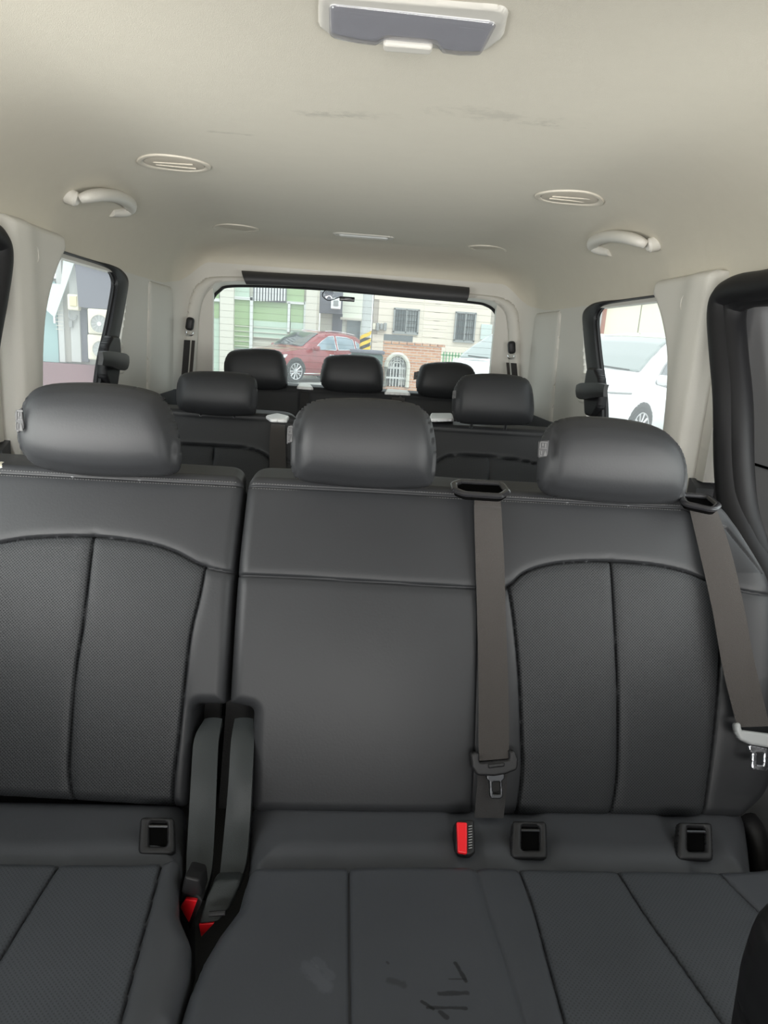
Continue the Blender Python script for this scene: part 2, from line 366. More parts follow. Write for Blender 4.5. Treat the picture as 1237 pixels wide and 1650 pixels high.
class Frame:                               # plane with origin O and axes U,V,N
    def __init__(s, O, U, V):
        s.O = np.asarray(O, float); s.U = nrm(U); s.V = nrm(V); s.N = np.cross(s.U, s.V)
    def px(s, x, y):
        d = ray(x, y); t = (s.O-CAM).dot(s.N)/d.dot(s.N); p = CAM+d*t-s.O; return (p.dot(s.U), p.dot(s.V))
    def pl(s, pts): return [s.px(p[0], p[1])+tuple(p[2:]) for p in pts]
    def map(s, U, V, H): return s.O+np.outer(U, s.U)+np.outer(V, s.V)+np.outer(H, s.N)
    def pt(s, u, v, h=0): return s.O+u*s.U+v*s.V+h*s.N
    def bent(s, vs, r, phi):               # bends everything above v=vs(u) backwards
        def fn(U, V, H):
            w = V-vs(U); p = np.clip(w/r, 0, phi); ext = np.maximum(w-r*phi, 0); v0 = np.minimum(V, vs(U))
            a = r*np.sin(p)+ext*np.cos(p); b_ = r*(1-np.cos(p))+ext*np.sin(p)
            return (s.O+np.outer(U, s.U)+np.outer(v0+a+H*np.sin(p), s.V)+np.outer(-b_+H*np.cos(p), s.N))
        return fn
def roundfall(R, p=2.0, H=None):
    H = R if H is None else H
    return lambda s: H*((1-(1-np.clip(s, 0, R)/R)**p)**(1/p))-H
def ribbon(name, Lp, Rp, th, mt, parent=None, sub=6, crown=0, smooth=True):
    """thin strap between two 3d edge polylines, th thick"""
    L = crom(Lp, sub); R = crom(Rp, sub); n = len(L); g = G(); K = 5; v = []
    for i in range(n):
        t = nrm(L[min(i+1, n-1)]-L[max(i-1, 0)]); w = R[i]-L[i]; nn = nrm(np.cross(w, t))
        if nn.dot(CAM-L[i]) < 0: nn = -nn
        row = [L[i]+w*k/(K-1)+nn*(crown*math.sin(math.pi*k/(K-1))) for k in range(K)]
        v += [p for p in row]+[p-nn*th for p in row[::-1]]
    m_ = 2*K; f = []
    for i in range(n-1):
        for k in range(m_): f.append((i*m_+k, i*m_+(k+1) % m_, (i+1)*m_+(k+1) % m_, (i+1)*m_+k))
    f.append(tuple(range(m_))); f.append(tuple((n-1)*m_+k for k in range(m_)))
    g.add(v, f); return g.obj(name, mt, parent, smooth)
# ================================================================== VAN SHELL
XW, YR, RCN, Z0, ZC = .78, 3.2, .15, 1.665, 1.885     # wall half-width, rear wall, corner radius, lower edge of headliner, ceiling
TS = YR-RCN; QL = RCN*math.pi/2; XB = XW-RCN            # footprint: side straight, quarter corner, rear
def foot(t, off=0):                                      # arc length t along the U footprint from left front (t=Y on the left side)
    t = np.asarray(t, float); r = RCN-off
    x = np.zeros_like(t); y = np.zeros_like(t); t1 = TS; t2 = TS+QL; t3 = t2+2*XB; t4 = t3+QL
    m1 = t <= t1; x[m1] = -XW+off; y[m1] = t[m1]
    m2 = (t > t1) & (t <= t2); a = (t[m2]-t1)/RCN; x[m2] = -XB-(RCN-off)*np.cos(a); y[m2] = TS+(RCN-off)*np.sin(a)
    m3 = (t > t2) & (t <= t3); x[m3] = -XB+(t[m3]-t2); y[m3] = YR-off
    m4 = (t > t3) & (t <= t4); a = (t[m4]-t3)/RCN; x[m4] = XB+(RCN-off)*np.sin(a); y[m4] = TS+(RCN-off)*np.cos(a)
    m5 = t > t4; x[m5] = XW-off; y[m5] = TS-(t[m5]-t4)
    return x, y
T1, T2 = TS, TS+QL; T3 = T2+2*XB; T4 = T3+QL; TC = (T2+T3)/2
def wallmap(U, V, H):                                    # H inwards
    x, y = foot(U); x2, y2 = foot(U, .01); nx, ny = (x2-x)/.01, (y2-y)/.01
    return np.stack([x+nx*H, y+ny*H, V], 1)
def wall_t(x): return TC+x                               # t of a point on the rear wall
tL = lambda p: (p[1], p[2])                              # left wall point -> (t, z)
tR = lambda p: (T4+TS-p[1], p[2])
ZB = 1.235                                               # belt line, charcoal trim below
# window openings (t, z)
side_hole = [(1.62, 1.20), (2.26, 1.20), (2.30, 1.30), (2.44, 1.56), (2.46, 1.61, .04), (2.40, 1.652, .04), (1.62, 1.652)]
holeL = rpoly(side_hole, .012)
holeR = np.array([(T4+TS-a, b_) for a, b_ in holeL])[::-1]
GY = YR+.07
gp = crom([atY(*p, GY)[[0, 2]] for p in [(320, 700), (326, 620), (331, 560), (334, 515), (341, 484), (353, 468), (375, 460), (470, 462), (569, 469), (670, 478), (758, 486), (783, 491), (798, 503), (804, 528), (806, 580), (806, 640), (804, 700)]], 5)
gp = np.vstack([gp, [(gp[-1][0], 1.06), (gp[0][0], 1.06)]]); gcen = np.array([0, 1.42])
gl = gp; hb = gcen+(gp-gcen)*1.035
holeB = hb+np.array([TC, 0])
def rect(a, b_, c, d): return np.array([(a, b_), (c, b_), (c, d), (a, d)])
YF = 1.50
d = surf(np.array([(YF, ZB), (T2, ZB), (T2, 1.79), (TS-.12, 1.79), (TS-.3, Z0+.01), (YF, Z0)]), wallmap, .012, T=.03, holes=[holeL]); o = surf_obj('wall_left', d[''], 'trim_grey'); struct(o)
d = surf(rect(T2, 1.0, T3, 1.80), wallmap, .012, T=.03, holes=[holeB]); o = surf_obj('wall_rear', d[''], 'trim_grey'); struct(o)
d = surf(np.array([(T3, ZB), (T4+TS-YF, ZB), (T4+TS-YF, Z0), (T4+.3, Z0+.01), (T4+.12, 1.79), (T3, 1.79)]), wallmap, .012, T=.03, holes=[holeR]); o = surf_obj('wall_right', d[''], 'trim_grey'); struct(o)
# charcoal lower walls (door side panels start at YF)
d = surf(rect(YF, .38, T4+TS-YF, ZB+.002), wallmap, .04, T=.03, hfn=lambda U, V, s: np.full_like(U, .012)); o = surf_obj('trim_1', d[''], 'trim_charcoal'); struct(o, 'charcoal lower side trim running round the back of the cabin'); o['category'] = 'trim'
g = G(); g.box((0, .9, .37), (1.8, 5.2, .04)); o = g.obj('floor', 'carpet'); struct(o)
# headliner
ZR = 1.782; DH = .28
def ceil_z(x):
    o_ = XW-abs(x); return ZC if o_ >= DH else Z0+(ZC-Z0)*math.sqrt(1-(1-o_/DH)**2)
def z_edge(x, y):
    a = np.clip((y-2.9)/.3, 0, 1); b_ = np.clip((.78-abs(x))/.14, 0, 1); k = (a*a*(3-2*a))*(b_*b_*(3-2*b_)); return Z0+.03*a+(ZR-Z0-.03)*k
def foot_loop(off, n1=24, nc=14):
    pts = []
    for y in np.linspace(-1.0, TS, n1): pts.append((-XW+off, y))
    r = max(RCN-off, .0); 
    R2 = RCN+.16; cx = XW-R2; cy = YR-R2                  # headliner corner a little softer than the walls
    return pts
def headliner():
    D = DH; q = 2.0; offs = [D*(1-math.cos(a)) for a in np.linspace(0, math.pi/2, 22)]; offs = [o_ for o_ in offs]
    v = []; f = []; n = None
    for k, o_ in enumerate(offs):
        z = (1-(1-o_/D)**q)**(1/q)
        a = o_/D; Rr = RCN*(1-a)+.30*a; x0 = XW-o_; y0 = YR-o_*.95
        row = [(-x0, y, z) for y in np.linspace(-.95, y0-Rr, 40)]
        row += [(-x0+Rr-Rr*math.cos(t), y0-Rr+Rr*math.sin(t), z) for t in np.linspace(0, math.pi/2, 16)[1:]]
        row += [(x, y0, z) for x in np.linspace(-x0+Rr, x0-Rr, 24)[1:-1]]
        row += [(x0-Rr+Rr*math.sin(t), y0-Rr+Rr*math.cos(t), z) for t in np.linspace(0, math.pi/2, 16)]
        row += [(x0, y, z) for y in np.linspace(y0-Rr, -.95, 40)[1:]]
        row = [(x, y, (lambda ze: ze+(ZC-ze)*z)(float(z_edge(x, y)))) for x, y, _ in row]
        n = len(row); v += row
        if k:
            for j in range(n-1): f.append(((k-1)*n+j, (k-1)*n+j+1, k*n+j+1, k*n+j))
    f.append(tuple(range((len(offs)-1)*n, len(offs)*n)))
    g = G(); g.add(v, f); o = g.obj('ceiling', 'headliner', smooth=True); struct(o); return o
headliner()
# front of the cabin behind the camera: dash wall, header, left and right front sides with window openings
g = G(); g.box((0, -1.62, .76), (1.7, .06, .76)); g.box((0, -.97, 1.80), (1.6, .06, .16)); g.box((0, -1.3, 1.12), (1.6, .6, .04))
o = g.obj('wall_front', 'trim_charcoal'); struct(o)
for sgn, nm in ((-1, 'door_1'), (1, 'door_2')):
    hole = rpoly([(.22, 1.2), (1.26, 1.2), (1.27, 1.6), (.22, 1.6)], .04); hole2 = rpoly([(-.95, 1.2), (.1, 1.2), (.1, 1.6), (-.75, 1.6)], .04)
    d = surf(rect(-1.6, .38, 1.64, 1.72), lambda U, V, H: np.stack([sgn*(.822-H), U, V], 1), .02, T=.03, holes=[hole, hole2])
    o = surf_obj(nm, d[''], 'door_fabric'); struct(o, ('left' if sgn < 0 else 'right')+' sliding door inner panel in grey trim beside the second row'); o['category'] = 'door'
    g = G(); g.box((sgn*.822, 1.46, 1.30), (.006, .34, .005)); g.obj('panel_seam', 'hole', o)
    for ya, yb in ((.20, 1.29), (-1.0, .12)): G().box((sgn*.838, (ya+yb)/2, 1.4), (.004, yb-ya, .44)).obj('window_pane', 'side_glass', o)
    g = G(); g.box((sgn*.812, .42, .95), (.03, .5, .10), .012); g.obj('armrest', 'trim_charcoal', o, True)
# C pillars (proud light trim with a curved window edge) and door seals
pil_px = [(90, 402), (76, 432), (64, 470), (56, 510), (51, 560), (49, 600), (48, 640), (47, 712)]
edge = crom([atX(a, b_, -XW+.012)[1:] for a, b_ in pil_px], 6)
for sgn, nm in ((-1, 'trim_2'), (1, 'trim_3')):
    ol = np.array([(1.54, 1.70), (1.62, 1.70)]+[tuple(p) for p in edge]+[(edge[-1][0], 1.20), (1.54, 1.20)])
    ol[1][0] = edge[0][0]-.01
    d = surf(ol, lambda U, V, H: np.stack([sgn*(-(-XW+.02)-H), U, V], 1), .007, T=.03, hfn=lambda U, V, s: roundfall(.018)(s)+.022+.010*np.exp(-((U-1.60)/.05)**2))
    o = surf_obj(nm, d[''], 'trim_grey'); struct(o, ('left' if sgn < 0 else 'right')+' light grey pillar trim in front of the side window'); o['category'] = 'trim'
    g = G(); c = atX(62, 410, -XW+.05); g.tube([(sgn*(XW-.046), c[1]+.010*math.cos(a), c[2]+.016*math.sin(a)) for a in np.linspace(0, 2*math.pi, 25)], .0012, 6)
    g.obj('clip_ring', 'trim_grey', o, True)
    # quarter trim step in the D pillar
    d = surf(rpoly([(2.66, 1.22), (3.08, 1.22), (3.08, 1.66), (2.72, 1.66)], .03), lambda U, V, H: np.stack([sgn*(XW-H), U, V], 1), .012, T=.01, hfn=lambda U, V, s: roundfall(.03, 2, .008)(s)+.009)
    o2 = surf_obj('trim_4' if sgn < 0 else 'trim_5', d[''], 'trim_grey'); struct(o2, ('left' if sgn < 0 else 'right')+' light grey rear quarter trim between the side window and the rear window'); o2['category'] = 'trim'
# door seal: thick black rubber, traced on the right door opening plane
sp = crom([atX(a, b_, XW-.035) for a, b_ in [(1330, 440), (1240, 459), (1195, 465), (1170, 478), (1163, 505), (1166, 560), (1173, 640), (1175, 750), (1183, 820), (1203, 880), (1228, 930), (1250, 990), (1285, 1090), (1400, 1300), (1600, 1600)]], 6)
for sgn, nm in ((1, 'door_2_seal'), (-1, 'door_1_seal')):
    q = sp.copy(); q[:, 0] *= sgn
    t = tag(G().tube(q, .030, 16, up=(1, 0, 0)).obj('door_seal', 'rubber', None, True), ('right' if sgn > 0 else 'left')+' thick black rubber seal round the sliding door opening', 'seal')
    q2 = q.copy(); q2[:, 0] += sgn*.012; q2[:, 1] -= .024; q2[:, 2] -= .012
    G().tube(q2, .026, 12, up=(1, 0, 0)).obj('inner_lip', 'rubber', t, True)
# ------------------------------------------------------------------ side windows: pane, rubber bar, cover, latch
for sgn, nm in ((-1, 'window_1'), (1, 'window_3')):
    side = 'left' if sgn < 0 else 'right'
    hl = rpoly(side_hole, .012)
    d = surf(rect(1.58, 1.18, 2.5, 1.67), lambda U, V, H: np.stack([sgn*(XW+.022+H), U, V], 1), .05, T=.004)
    o = surf_obj(nm, d[''], 'side_glass', smooth=False); struct(o, side+' quarter window with a slightly hazy clear pane'); o['category'] = 'window'
    X = -XW+.006
    outer = [(93, 401), (150, 419), (180, 427), (197, 436), (207, 452), (204, 480), (195, 530), (186, 575), (178, 615), (172, 650)]
    inner = [(93, 405), (150, 423), (175, 432), (185, 440), (190, 456), (187, 482), (178, 530), (168, 575), (162, 615), (159, 650)]
    A = np.array([atX(*p, X) for p in outer]); B = np.array([atX(*p, X) for p in inner]); A[:, 0] *= -sgn; B[:, 0] *= -sgn
    seal = ribbon('rubber_seal', A, B, .022, 'rubber', o, 5, crown=.008)
    ib = np.array([(x*1, y, z) for x, y, z in B]); ib[:, 0] += sgn*.012
    G().tube(crom(ib, 4), .004, 8).obj('inner_lip', 'rubber', o, True)
    ov = rpoly([tuple(atX(x, y, X-.004)[1:]) for x, y in [(170, 541), (162, 556), (157, 583), (159, 606), (166, 624), (178, 622), (184, 580), (182, 541)]], .02)
    d = surf(ov, lambda U, V, H: np.stack([sgn*(XW-H), U, V], 1), .004, T=.0, hfn=lambda U, V, s: roundfall(.006)(s)+.026)
    surf_obj('hinge_cover', d[''], 'rubber', o, sharp=0)
    p0 = atX(168, 578, X); z_ = p0[2]-.004
    A = np.array([atX(x, y, X+k) for x, y, k in [(165, 567, .034), (180, 566, .040), (193, 568, .042), (203, 570, .040), (208, 574, .034)]]); B = np.array([atX(x, y, X+k) for x, y, k in [(165, 588, .034), (179, 590, .040), (191, 595, .042), (201, 597, .040), (206, 594, .034)]])
    A[:, 0] *= -sgn; B[:, 0] *= -sgn
    lv = ribbon('latch_lever', A, B, .014, 'plastic_black', o, 5, crown=.003)
    d = surf(rpoly([(p0[1]+.06, z_-.05), (p0[1]+.21, z_-.05), (p0[1]+.21, z_+.05), (p0[1]+.06, z_+.05)], .03), lambda U, V, H: np.stack([sgn*(XW-H), U, V], 1), .006, T=.01, hfn=lambda U, V, s: .004+.004*np.exp(-((s-.008)/.006)**2))
    surf_obj('latch_plate', d[''], 'trim_grey', o)
# ------------------------------------------------------------------ rear window
cen = gcen
d = surf(rect(-.72, 1.10, .72, 1.76), lambda U, V, H: np.stack([U, YR+.07+H, V], 1), .05, T=.004)
rw = surf_obj('window_2', d[''], 'rear_glass', smooth=False); struct(rw, 'rear window with heating lines behind the fourth row'); rw['category'] = 'window'
# flared reveal between wall and glass
outer = hb; v = []; f = []; n = len(hb)
for k, (sc, yy) in enumerate([(1.0, -.012), (.99, .0), (.975, .03), (.966, .07)]):
    for (a, b_) in hb: v.append((cen[0]+(a-cen[0])*sc, YR+yy, cen[1]+(b_-cen[1])*sc))
    if k:
        for j in range(n): f.append(((k-1)*n+j, (k-1)*n+(j+1) % n, k*n+(j+1) % n, k*n+j))
G().add(v, f).obj('window_reveal', 'trim_grey', rw, True)
path = [(cen[0]+(a-cen[0])*.964, YR+.062, cen[1]+(b_-cen[1])*.964) for a, b_ in hb]; path.append(path[0])
G().tube(path, .009, 8).obj('rubber_seal', 'rubber', rw, True)
g = G()
for i in range(18):
    z = 1.18+i*.029; g.box((0, YR+.066, z), (1.33, .0009, .0009))
g.obj('heating_lines', 'fan_grey', rw)['kind'] = 'stuff'
# soft moulded surround of the rear window (raised ring)
ow = gcen+(gp-gcen)*np.array([1.115, 1.10]); ow[:, 1] = np.minimum(ow[:, 1], 1.775)
d = surf(ow+np.array([TC, 0]), wallmap, .008, T=.0, holes=[gcen+(gp-gcen)*1.03+np.array([TC, 0])], hfn=lambda U, V, s: roundfall(.028, 2, .018)(s)+.018)
tag(surf_obj('window_surround', d[''], 'trim_grey', None, sharp=0), 'light grey moulded surround framing the rear window', 'trim')
# dark roll panel at the top of the rear window
top = [atY(a, b_, YR-.06) for a, b_ in [(389, 436), (470, 441), (570, 446), (670, 455), (756, 463)]]
bot = [atY(a, b_, YR-.06) for a, b_ in [(398, 459), (475, 462), (570, 470), (665, 481), (750, 487)]]
n = 9; v = []; f = []
for i, (a, b_) in enumerate(zip(crom(top, 5), crom(bot, 5))):
    for k in range(n):
        q = k/(n-1); v.append(a*(1-q)+b_*q+np.array([0, -.028*math.sin(math.pi*q)**.8-.03*q, 0]))
    v.append(b_+np.array([0, .09, .01])); v.append(a+np.array([0, .09, 0]))
m_ = n+2; N_ = len(v)//m_
for i in range(N_-1):
    for k in range(m_): f.append((i*m_+k, i*m_+(k+1) % m_, (i+1)*m_+(k+1) % m_, (i+1)*m_+k))
f.append(tuple(range(m_))); f.append(tuple((N_-1)*m_+k for k in range(m_)))
tag(G().add(v, f).obj('tailgate_trim', 'blind_dark', None, True), 'long dark tailgate trim panel along the top of the rear window', 'trim')
# small rear camera hanging at the top of the glass
p = atY(559, 482, YR+.03); rc = thing('rear_camera', 'small black rear camera stuck to the top of the rear window', 'camera', tuple(p))
G().box(p, (.068, .02, .020), .003).obj('camera_body', 'plastic_gloss', rc, True)
G().box(p+np.array([.006, -.011, .002]), (.03, .003, .008), .001).obj('camera_lens', 'dark_metal', rc, True)
q = atY(530, 476, YR+.045); G().lathe(q, (0, -1, 0), [(.0, .012), (.018, .01), (.024, 0), (.024, -.015), (0, -.015)]).obj('suction_mount', 'lamp_lens', rc, True)
G().tube(crom([p+np.array([-.03, 0, .008]), q+np.array([.0, -.01, -.022]), q+np.array([-.03, -.006, 0]), q+np.array([-.005, 0, .03]), q+np.array([.04, .01, .04])], 6), .0022, 6).obj('cable', 'rubber', rc, True)
# ------------------------------------------------------------------ ceiling fittings
def vent(px, py, rx, ry, label, group, open_=True):
    c = atZ(px, py, ZC); t = thing('ceiling_vent', label, 'vent', tuple(c), group)
    def el(k, z): return [(c[0]+rx*k*math.cos(a), c[1]+ry*k*math.sin(a), z) for a in np.linspace(0, 2*math.pi, 40, endpoint=False)]
    def rings(spec, nm, mt):
        v = []; f = []; n = 40
        for i, (k, z) in enumerate(spec):
            v += [(a, b_, ceil_z(a)-(ZC-c_)-.0012) for a, b_, c_ in el(k, z)]
            if i:
                for j in range(n): f.append(((i-1)*n+j, (i-1)*n+(j+1) % n, i*n+(j+1) % n, i*n+j))
        if spec[-1][0] < .9 and nm != 'outer_ring': f.append(tuple((len(spec)-1)*n+j for j in range(n)))
        return G().add(v, f).obj(nm, mt, t, True)
    rings([(1.0, ZC+.001), (.985, ZC-.0025), (.93, ZC-.004), (.86, ZC-.003), (.82, ZC+.001)], 'outer_ring', 'vent_plastic')
    rings([(.82, ZC-.0005), (.78, ZC-.0015), (.5, ZC-.003), (.2, ZC-.0035)], 'nozzle_disc', 'headliner_light')
    for s_ in ((-1, 1) if open_ else ()): G().box((c[0], c[1]+s_*ry*.2, ceil_z(c[0])-.0055), (rx*1.1, .004, .003), .001, rot=Matrix.Rotation(.08*s_, 4, 'Z')).obj('vane', 'vent_plastic', t)
    return t
vent(281, 262, .087, .080, 'large round ceiling vent ahead of the left grab handle', 'large vents')
vent(917, 317, .087, .080, 'large round ceiling vent ahead of the right grab handle', 'large vents')
vent(380, 366, .088, .082, 'round rear ceiling vent on the left, above the rear window corner', 'rear vents', False)
vent(785, 399, .078, .072, 'round rear ceiling vent on the right, above the dark tailgate trim', 'rear vents', False)
# long rear lamp
c = atZ(586, 380, ZC); t = thing('rear_cabin_lamp', 'slim white cabin lamp set into the ceiling before the rear window', 'lamp', tuple(c))
fr = Frame((c[0], c[1], ZC), (1, 0, 0), (0, -1, 0))
d = surf(rpoly([(-.118, -.045), (.118, -.045), (.118, .045), (-.118, .045)], .042), fr.map, .005, T=.001, hfn=lambda U, V, s: roundfall(.004)(s)+.004); surf_obj('housing', d[''], 'handle_plastic', t)
d = surf(rpoly([(-.095, -.026), (.095, -.026), (.095, .026), (-.095, .026)], .02), fr.map, .005, T=-.001, hfn=lambda U, V, s: roundfall(.004)(s)+.007); surf_obj('lens', d[''], 'lens_white', t)
# big front room lamp
Fr = Frame((0, 1, ZC), (1, 0, 0), (0, -1, 0))
def fpx(pts, r): return rpoly([Fr.px(*p[:2])+tuple(p[2:]) for p in pts], r)
c = Fr.pt(*Fr.px(665, 36)); t = thing('cabin_lamp', 'large clear-lensed cabin lamp with a centre button at the front of the ceiling', 'lamp', tuple(c))
oc = [(512, -16), (512, 38), (545, 62), (780, 80), (812, 56), (822, 8)]
d = surf(fpx(oc, .022), Fr.map, .003, T=.001, hfn=lambda U, V, s: roundfall(.006)(s)+.005); surf_obj('housing', d[''], 'handle_plastic', t)
oc = [(530, -4), (531, 46), (575, 56), (608, 60, .003), (622, 50, .004), (700, 57, .004), (712, 72, .003), (742, 76), (776, 76), (802, 26)]
d = surf(fpx(oc, .010), Fr.map, .003, T=-.003, hfn=lambda U, V, s: roundfall(.002)(s)+.006); surf_obj('reflector', d[''], 'lens_white', t)
d = surf(fpx(oc, .010), Fr.map, .003, T=-.007, hfn=lambda U, V, s: roundfall(.008, 2, .004)(s)+.012); surf_obj('lens', d[''], 'lamp_lens', t)
d = surf(fpx([(618, 54), (698, 61), (696, 72), (618, 66)], .006), Fr.map, .002, T=-.003, hfn=lambda U, V, s: roundfall(.003)(s)+.013); surf_obj('button', d[''], 'handle_plastic', t)
# grab handles on the curved cantrail
for sgn in (-1, 1):
    t = thing('grab_handle', 'folded light grey grab handle on the '+('left' if sgn < 0 else 'right')+' edge of the ceiling', 'handle', (sgn*.70, 2.05, 1.80), 'grab handles')
    K = [atX(x, y, X_) for x, y, X_ in [(129, 321, -.705), (141, 317, -.69), (165, 314, -.675), (190, 317, -.672), (207, 327, -.68), (207, 338, -.695), (194, 342, -.71), (178, 342, -.725)]]
    K = [np.array([-sgn*k[0], k[1], k[2]]) for k in K]; KC = crom(K, 6)
    G().tube(KC, np.interp(np.arange(len(KC)), [0, 8, 24, 34, len(KC)-1], [.012, .019, .021, .018, .015]), 16, flat=.8).obj('grip', 'handle_plastic', t, True)
    for k, nm in ((K[0], 'mount'), (K[-1], 'mount')):
        G().lathe(k+np.array([sgn*.012, 0, 0]), (-sgn, 0, -.35), [(0, .008), (.012, .008), (.018, .002), (.019, -.02), (0, -.02)], 20).obj(nm, 'handle_plastic', t, True)
# ================================================================== SEATS, SECOND ROW
def SE(pl, k=1.0): return (pl, .009*k, .0017, .0022*k, .009)     # seam: sharp groove + soft pillow
def headrest(root, px, Yp, zp, R=.045, lean=.16, seams=(), tag_px=None, res=.004, name='headrest', mt='leather', sub=6):
    fr = Frame((0, Yp, zp), (1, 0, 0), (0, lean, 1)); ol = crom([fr.px(*p) for p in px], sub, True)
    c = ol.mean(0); w = np.ptp(ol[:, 0])/2
    hh = np.ptp(ol[:, 1])/2; cv = c[1]; fall = roundfall(min(.045, hh*.6), 2.0, R*.62)
    def h(U, V, s): return fall(s)+R*.62+R*.42*np.clip(1-((U-c[0])/w)**4*.7-((V-cv)/hh)**2, 0, 1)*np.clip(s/.02, 0, 1)
    sm = [SE(crom([fr.px(*q) for q in s_], 5), .75) for s_ in seams]
    d = surf(ol, fr.map, res, T=.004, hfn=h, mirror_back=True, seam=sm)
    o = surf_obj(name, d[''], mt, root, sharp=0)
    for s_ in (-1, 1):
        x = c[0]+s_*w*.42; zb = fr.pt(0, ol[:, 1].min())[2]; G().tube([(x, Yp+.012, zb+.03), (x, Yp+.03, zb-.05)], .006, 10).obj('headrest_post', 'chrome', o, True)
    if tag_px:
        f2 = Frame(fr.pt(0, 0, R*.95), (1, .0, 0), (0, lean, 1)); t = rpoly([f2.px(*p) for p in tag_px], .001)
        lo, hi = t.min(0), t.max(0); sz = hi-lo
        d2 = surf(t, f2.map, .002, T=.001, hfn=lambda U, V, s: U*0+.002); tg = surf_obj('label_tag', d2[''], 'blind_dark', o, sharp=0)
        g = G()
        def bx(u0, v0, u1, v1): 
            P = [f2.pt(lo[0]+sz[0]*a, lo[1]+sz[1]*b_, .0026) for a, b_ in ((u0, v0), (u1, v0), (u1, v1), (u0, v1))]; g.prism(P, f2.N*.0003)
        for (u0, v0, u1, v1) in [(.12, .52, .22, .9), (.12, .84, .85, .9), (.34, .66, .5, .80), (.6, .58, .75, .8), (.3, .52, .82, .56), (.12, .1, .2, .44), (.12, .1, .45, .15), (.28, .2, .4, .4)]: bx(u0, v0, u1, v1)
        P = [f2.pt(lo[0]+sz[0]*a, lo[1]+sz[1]*b_, .0026) for a, b_ in ((.52, .12), (.88, .12), (.70, .42))]; g.prism(P, f2.N*.0003)
        g.obj('tag_print', 'label_white', tg)
    return o
FB = Frame((0, 1.20, 1.238), (1, 0, 0), (0, .42, .907))
vs0 = lambda U: U*0
PHI = math.radians(62)
def P(fr, pts, n=6): return crom([fr.px(*p) for p in pts], n)
Ltxt = 'left'
# ---- left seat
LS = thing('single_passenger_chair', 'black leather single seat at the left of the second row with its own headrest', 'seat', (-.47, .85, .40))
rt = FB.px(391, 785)[0]
ol = rpoly([(-.745, -.52, .03), FB.px(299, 1306)+(.012,), FB.px(309, 1180)+(.0,), FB.px(314, 1134)+(.012,), FB.px(365, 1134)+(.006,), FB.px(371, 1050), FB.px(378, 930), (rt, .0), (rt-.004, .105, .04), (-.745, .115, .05)], .02)
archL = P(FB, [(-160, 930), (-110, 905), (-60, 888), (0, 877), (60, 868), (154, 866), (235, 876), (285, 891), (333, 915), (384, 925)])
cenL = P(FB, [(154, 866), (150, 910), (141, 1000), (128, 1080), (117, 1180), (111, 1250), (116, 1312)])
sidL = P(FB, [(333, 915), (325, 960), (311, 1020), (302, 1090), (291, 1180), (279, 1262), (276, 1312)])
sidL2 = P(FB, [(-125, 910), (-115, 1000), (-120, 1100), (-140, 1200), (-165, 1320)])
topL = np.array([(-.80, .0), (rt+.02, 0)])
archIn = archL[(archL[:, 0] > sidL2[0][0]) & (archL[:, 0] < sidL[0][0])]
ins1 = np.concatenate([archIn[archIn[:, 0] < cenL[0][0]], cenL, sidL2[::-1]])
ins2 = np.concatenate([archIn[archIn[:, 0] > cenL[0][0]], sidL, cenL[::-1]])
def bulge(c, w, a): return lambda U, V: a*np.clip(1-((U-c)/w)**2, -1, 1)
def hL(U, V, s):
    return roundfall(.020)(s)+.024*(1-((np.minimum(V, 0)+.25)/.26)**2)-.002
d = surf(ol, FB.bent(vs0, .022, PHI), .0021, T=.10, hfn=hL, back=False, regions=[('a', ins1), ('b', ins2)], seam=[SE(archL), SE(cenL), SE(sidL), SE(sidL2), SE(topL, .6)])
bk = surf_obj('backrest', d[''], 'leather', LS, sharp=0)
surf_obj('insert_panel', d['a'], 'leather_perforated', bk, sharp=0); surf_obj('insert_panel', d['b'], 'leather_perforated', bk, sharp=0)
def stitches(pts3, nn, parent, r=.0006, dash=.0045):
    g = G(); pts3 = [np.asarray(p, float) for p in pts3]
    for a, b_ in zip(pts3[:-1], pts3[1:]):
        L = np.linalg.norm(b_-a); k = max(1, int(L/dash))
        for i in range(k):
            p = a+(b_-a)*(i/k); q = a+(b_-a)*((i+.62)/k); m_ = (p+q)/2+nn*r*.9
            g.tube([p, m_, q], r, 4, False)
    o = g.obj('stitching', 'stitch', parent); o['kind'] = 'stuff'; return o
bt = FB.bent(vs0, .022, PHI)
def line_on(us, v, h): U = np.array(us); return bt(U, U*0+v, U*0+h)
def shade_backpanel(u0, u1, root, fr=FB, vb=-.56, vt=.0):
    g = G(); P_ = [fr.pt(u, v, -.11) for u, v in ((u0, vb), (u1, vb), (u1, vt), (u0, vt))]; g.prism(P_, -fr.N*.02); return g.obj('shade_back_panel', 'carpet', root)  # dark slab added behind the backrest so its gaps stay shaded
shade_backpanel(-.74, -.245, LS)
headrest(LS, [(29, 705), (32, 668), (46, 636), (75, 620), (130, 616), (190, 619), (240, 628), (264, 641), (279, 668), (289, 705), (292, 745), (280, 764), (240, 769), (170, 768), (110, 763), (62, 752), (38, 732)], 1.19, 1.32,
         seams=[[(262, 636), (274, 665), (281, 705), (284, 755)], [(50, 640), (37, 680), (36, 705), (44, 735)]], tag_px=[(25, 664), (36, 656), (40, 690), (28, 700)])
FC = Frame((0, .853, .760), (1, 0, 0), (0, 1, -.02))
FRL = Frame((0, .853, .742), (1, 0, 0), (0, 1, -.06))
def ext(fr, pts, k=1.6):                                 # seam continued towards the seat front
    p = P(fr, pts); e = p[-1]+(p[-1]-p[-6])/np.linalg.norm(p[-1]-p[-6])*.25; return np.vstack([p, e])
eL = [FC.px(291, 1384)+(.012,), FC.px(288, 1422), FC.px(289, 1475), FC.px(309, 1518)+(.03,), FC.px(306, 1560), FC.px(292, 1610), FC.px(281, 1652)]
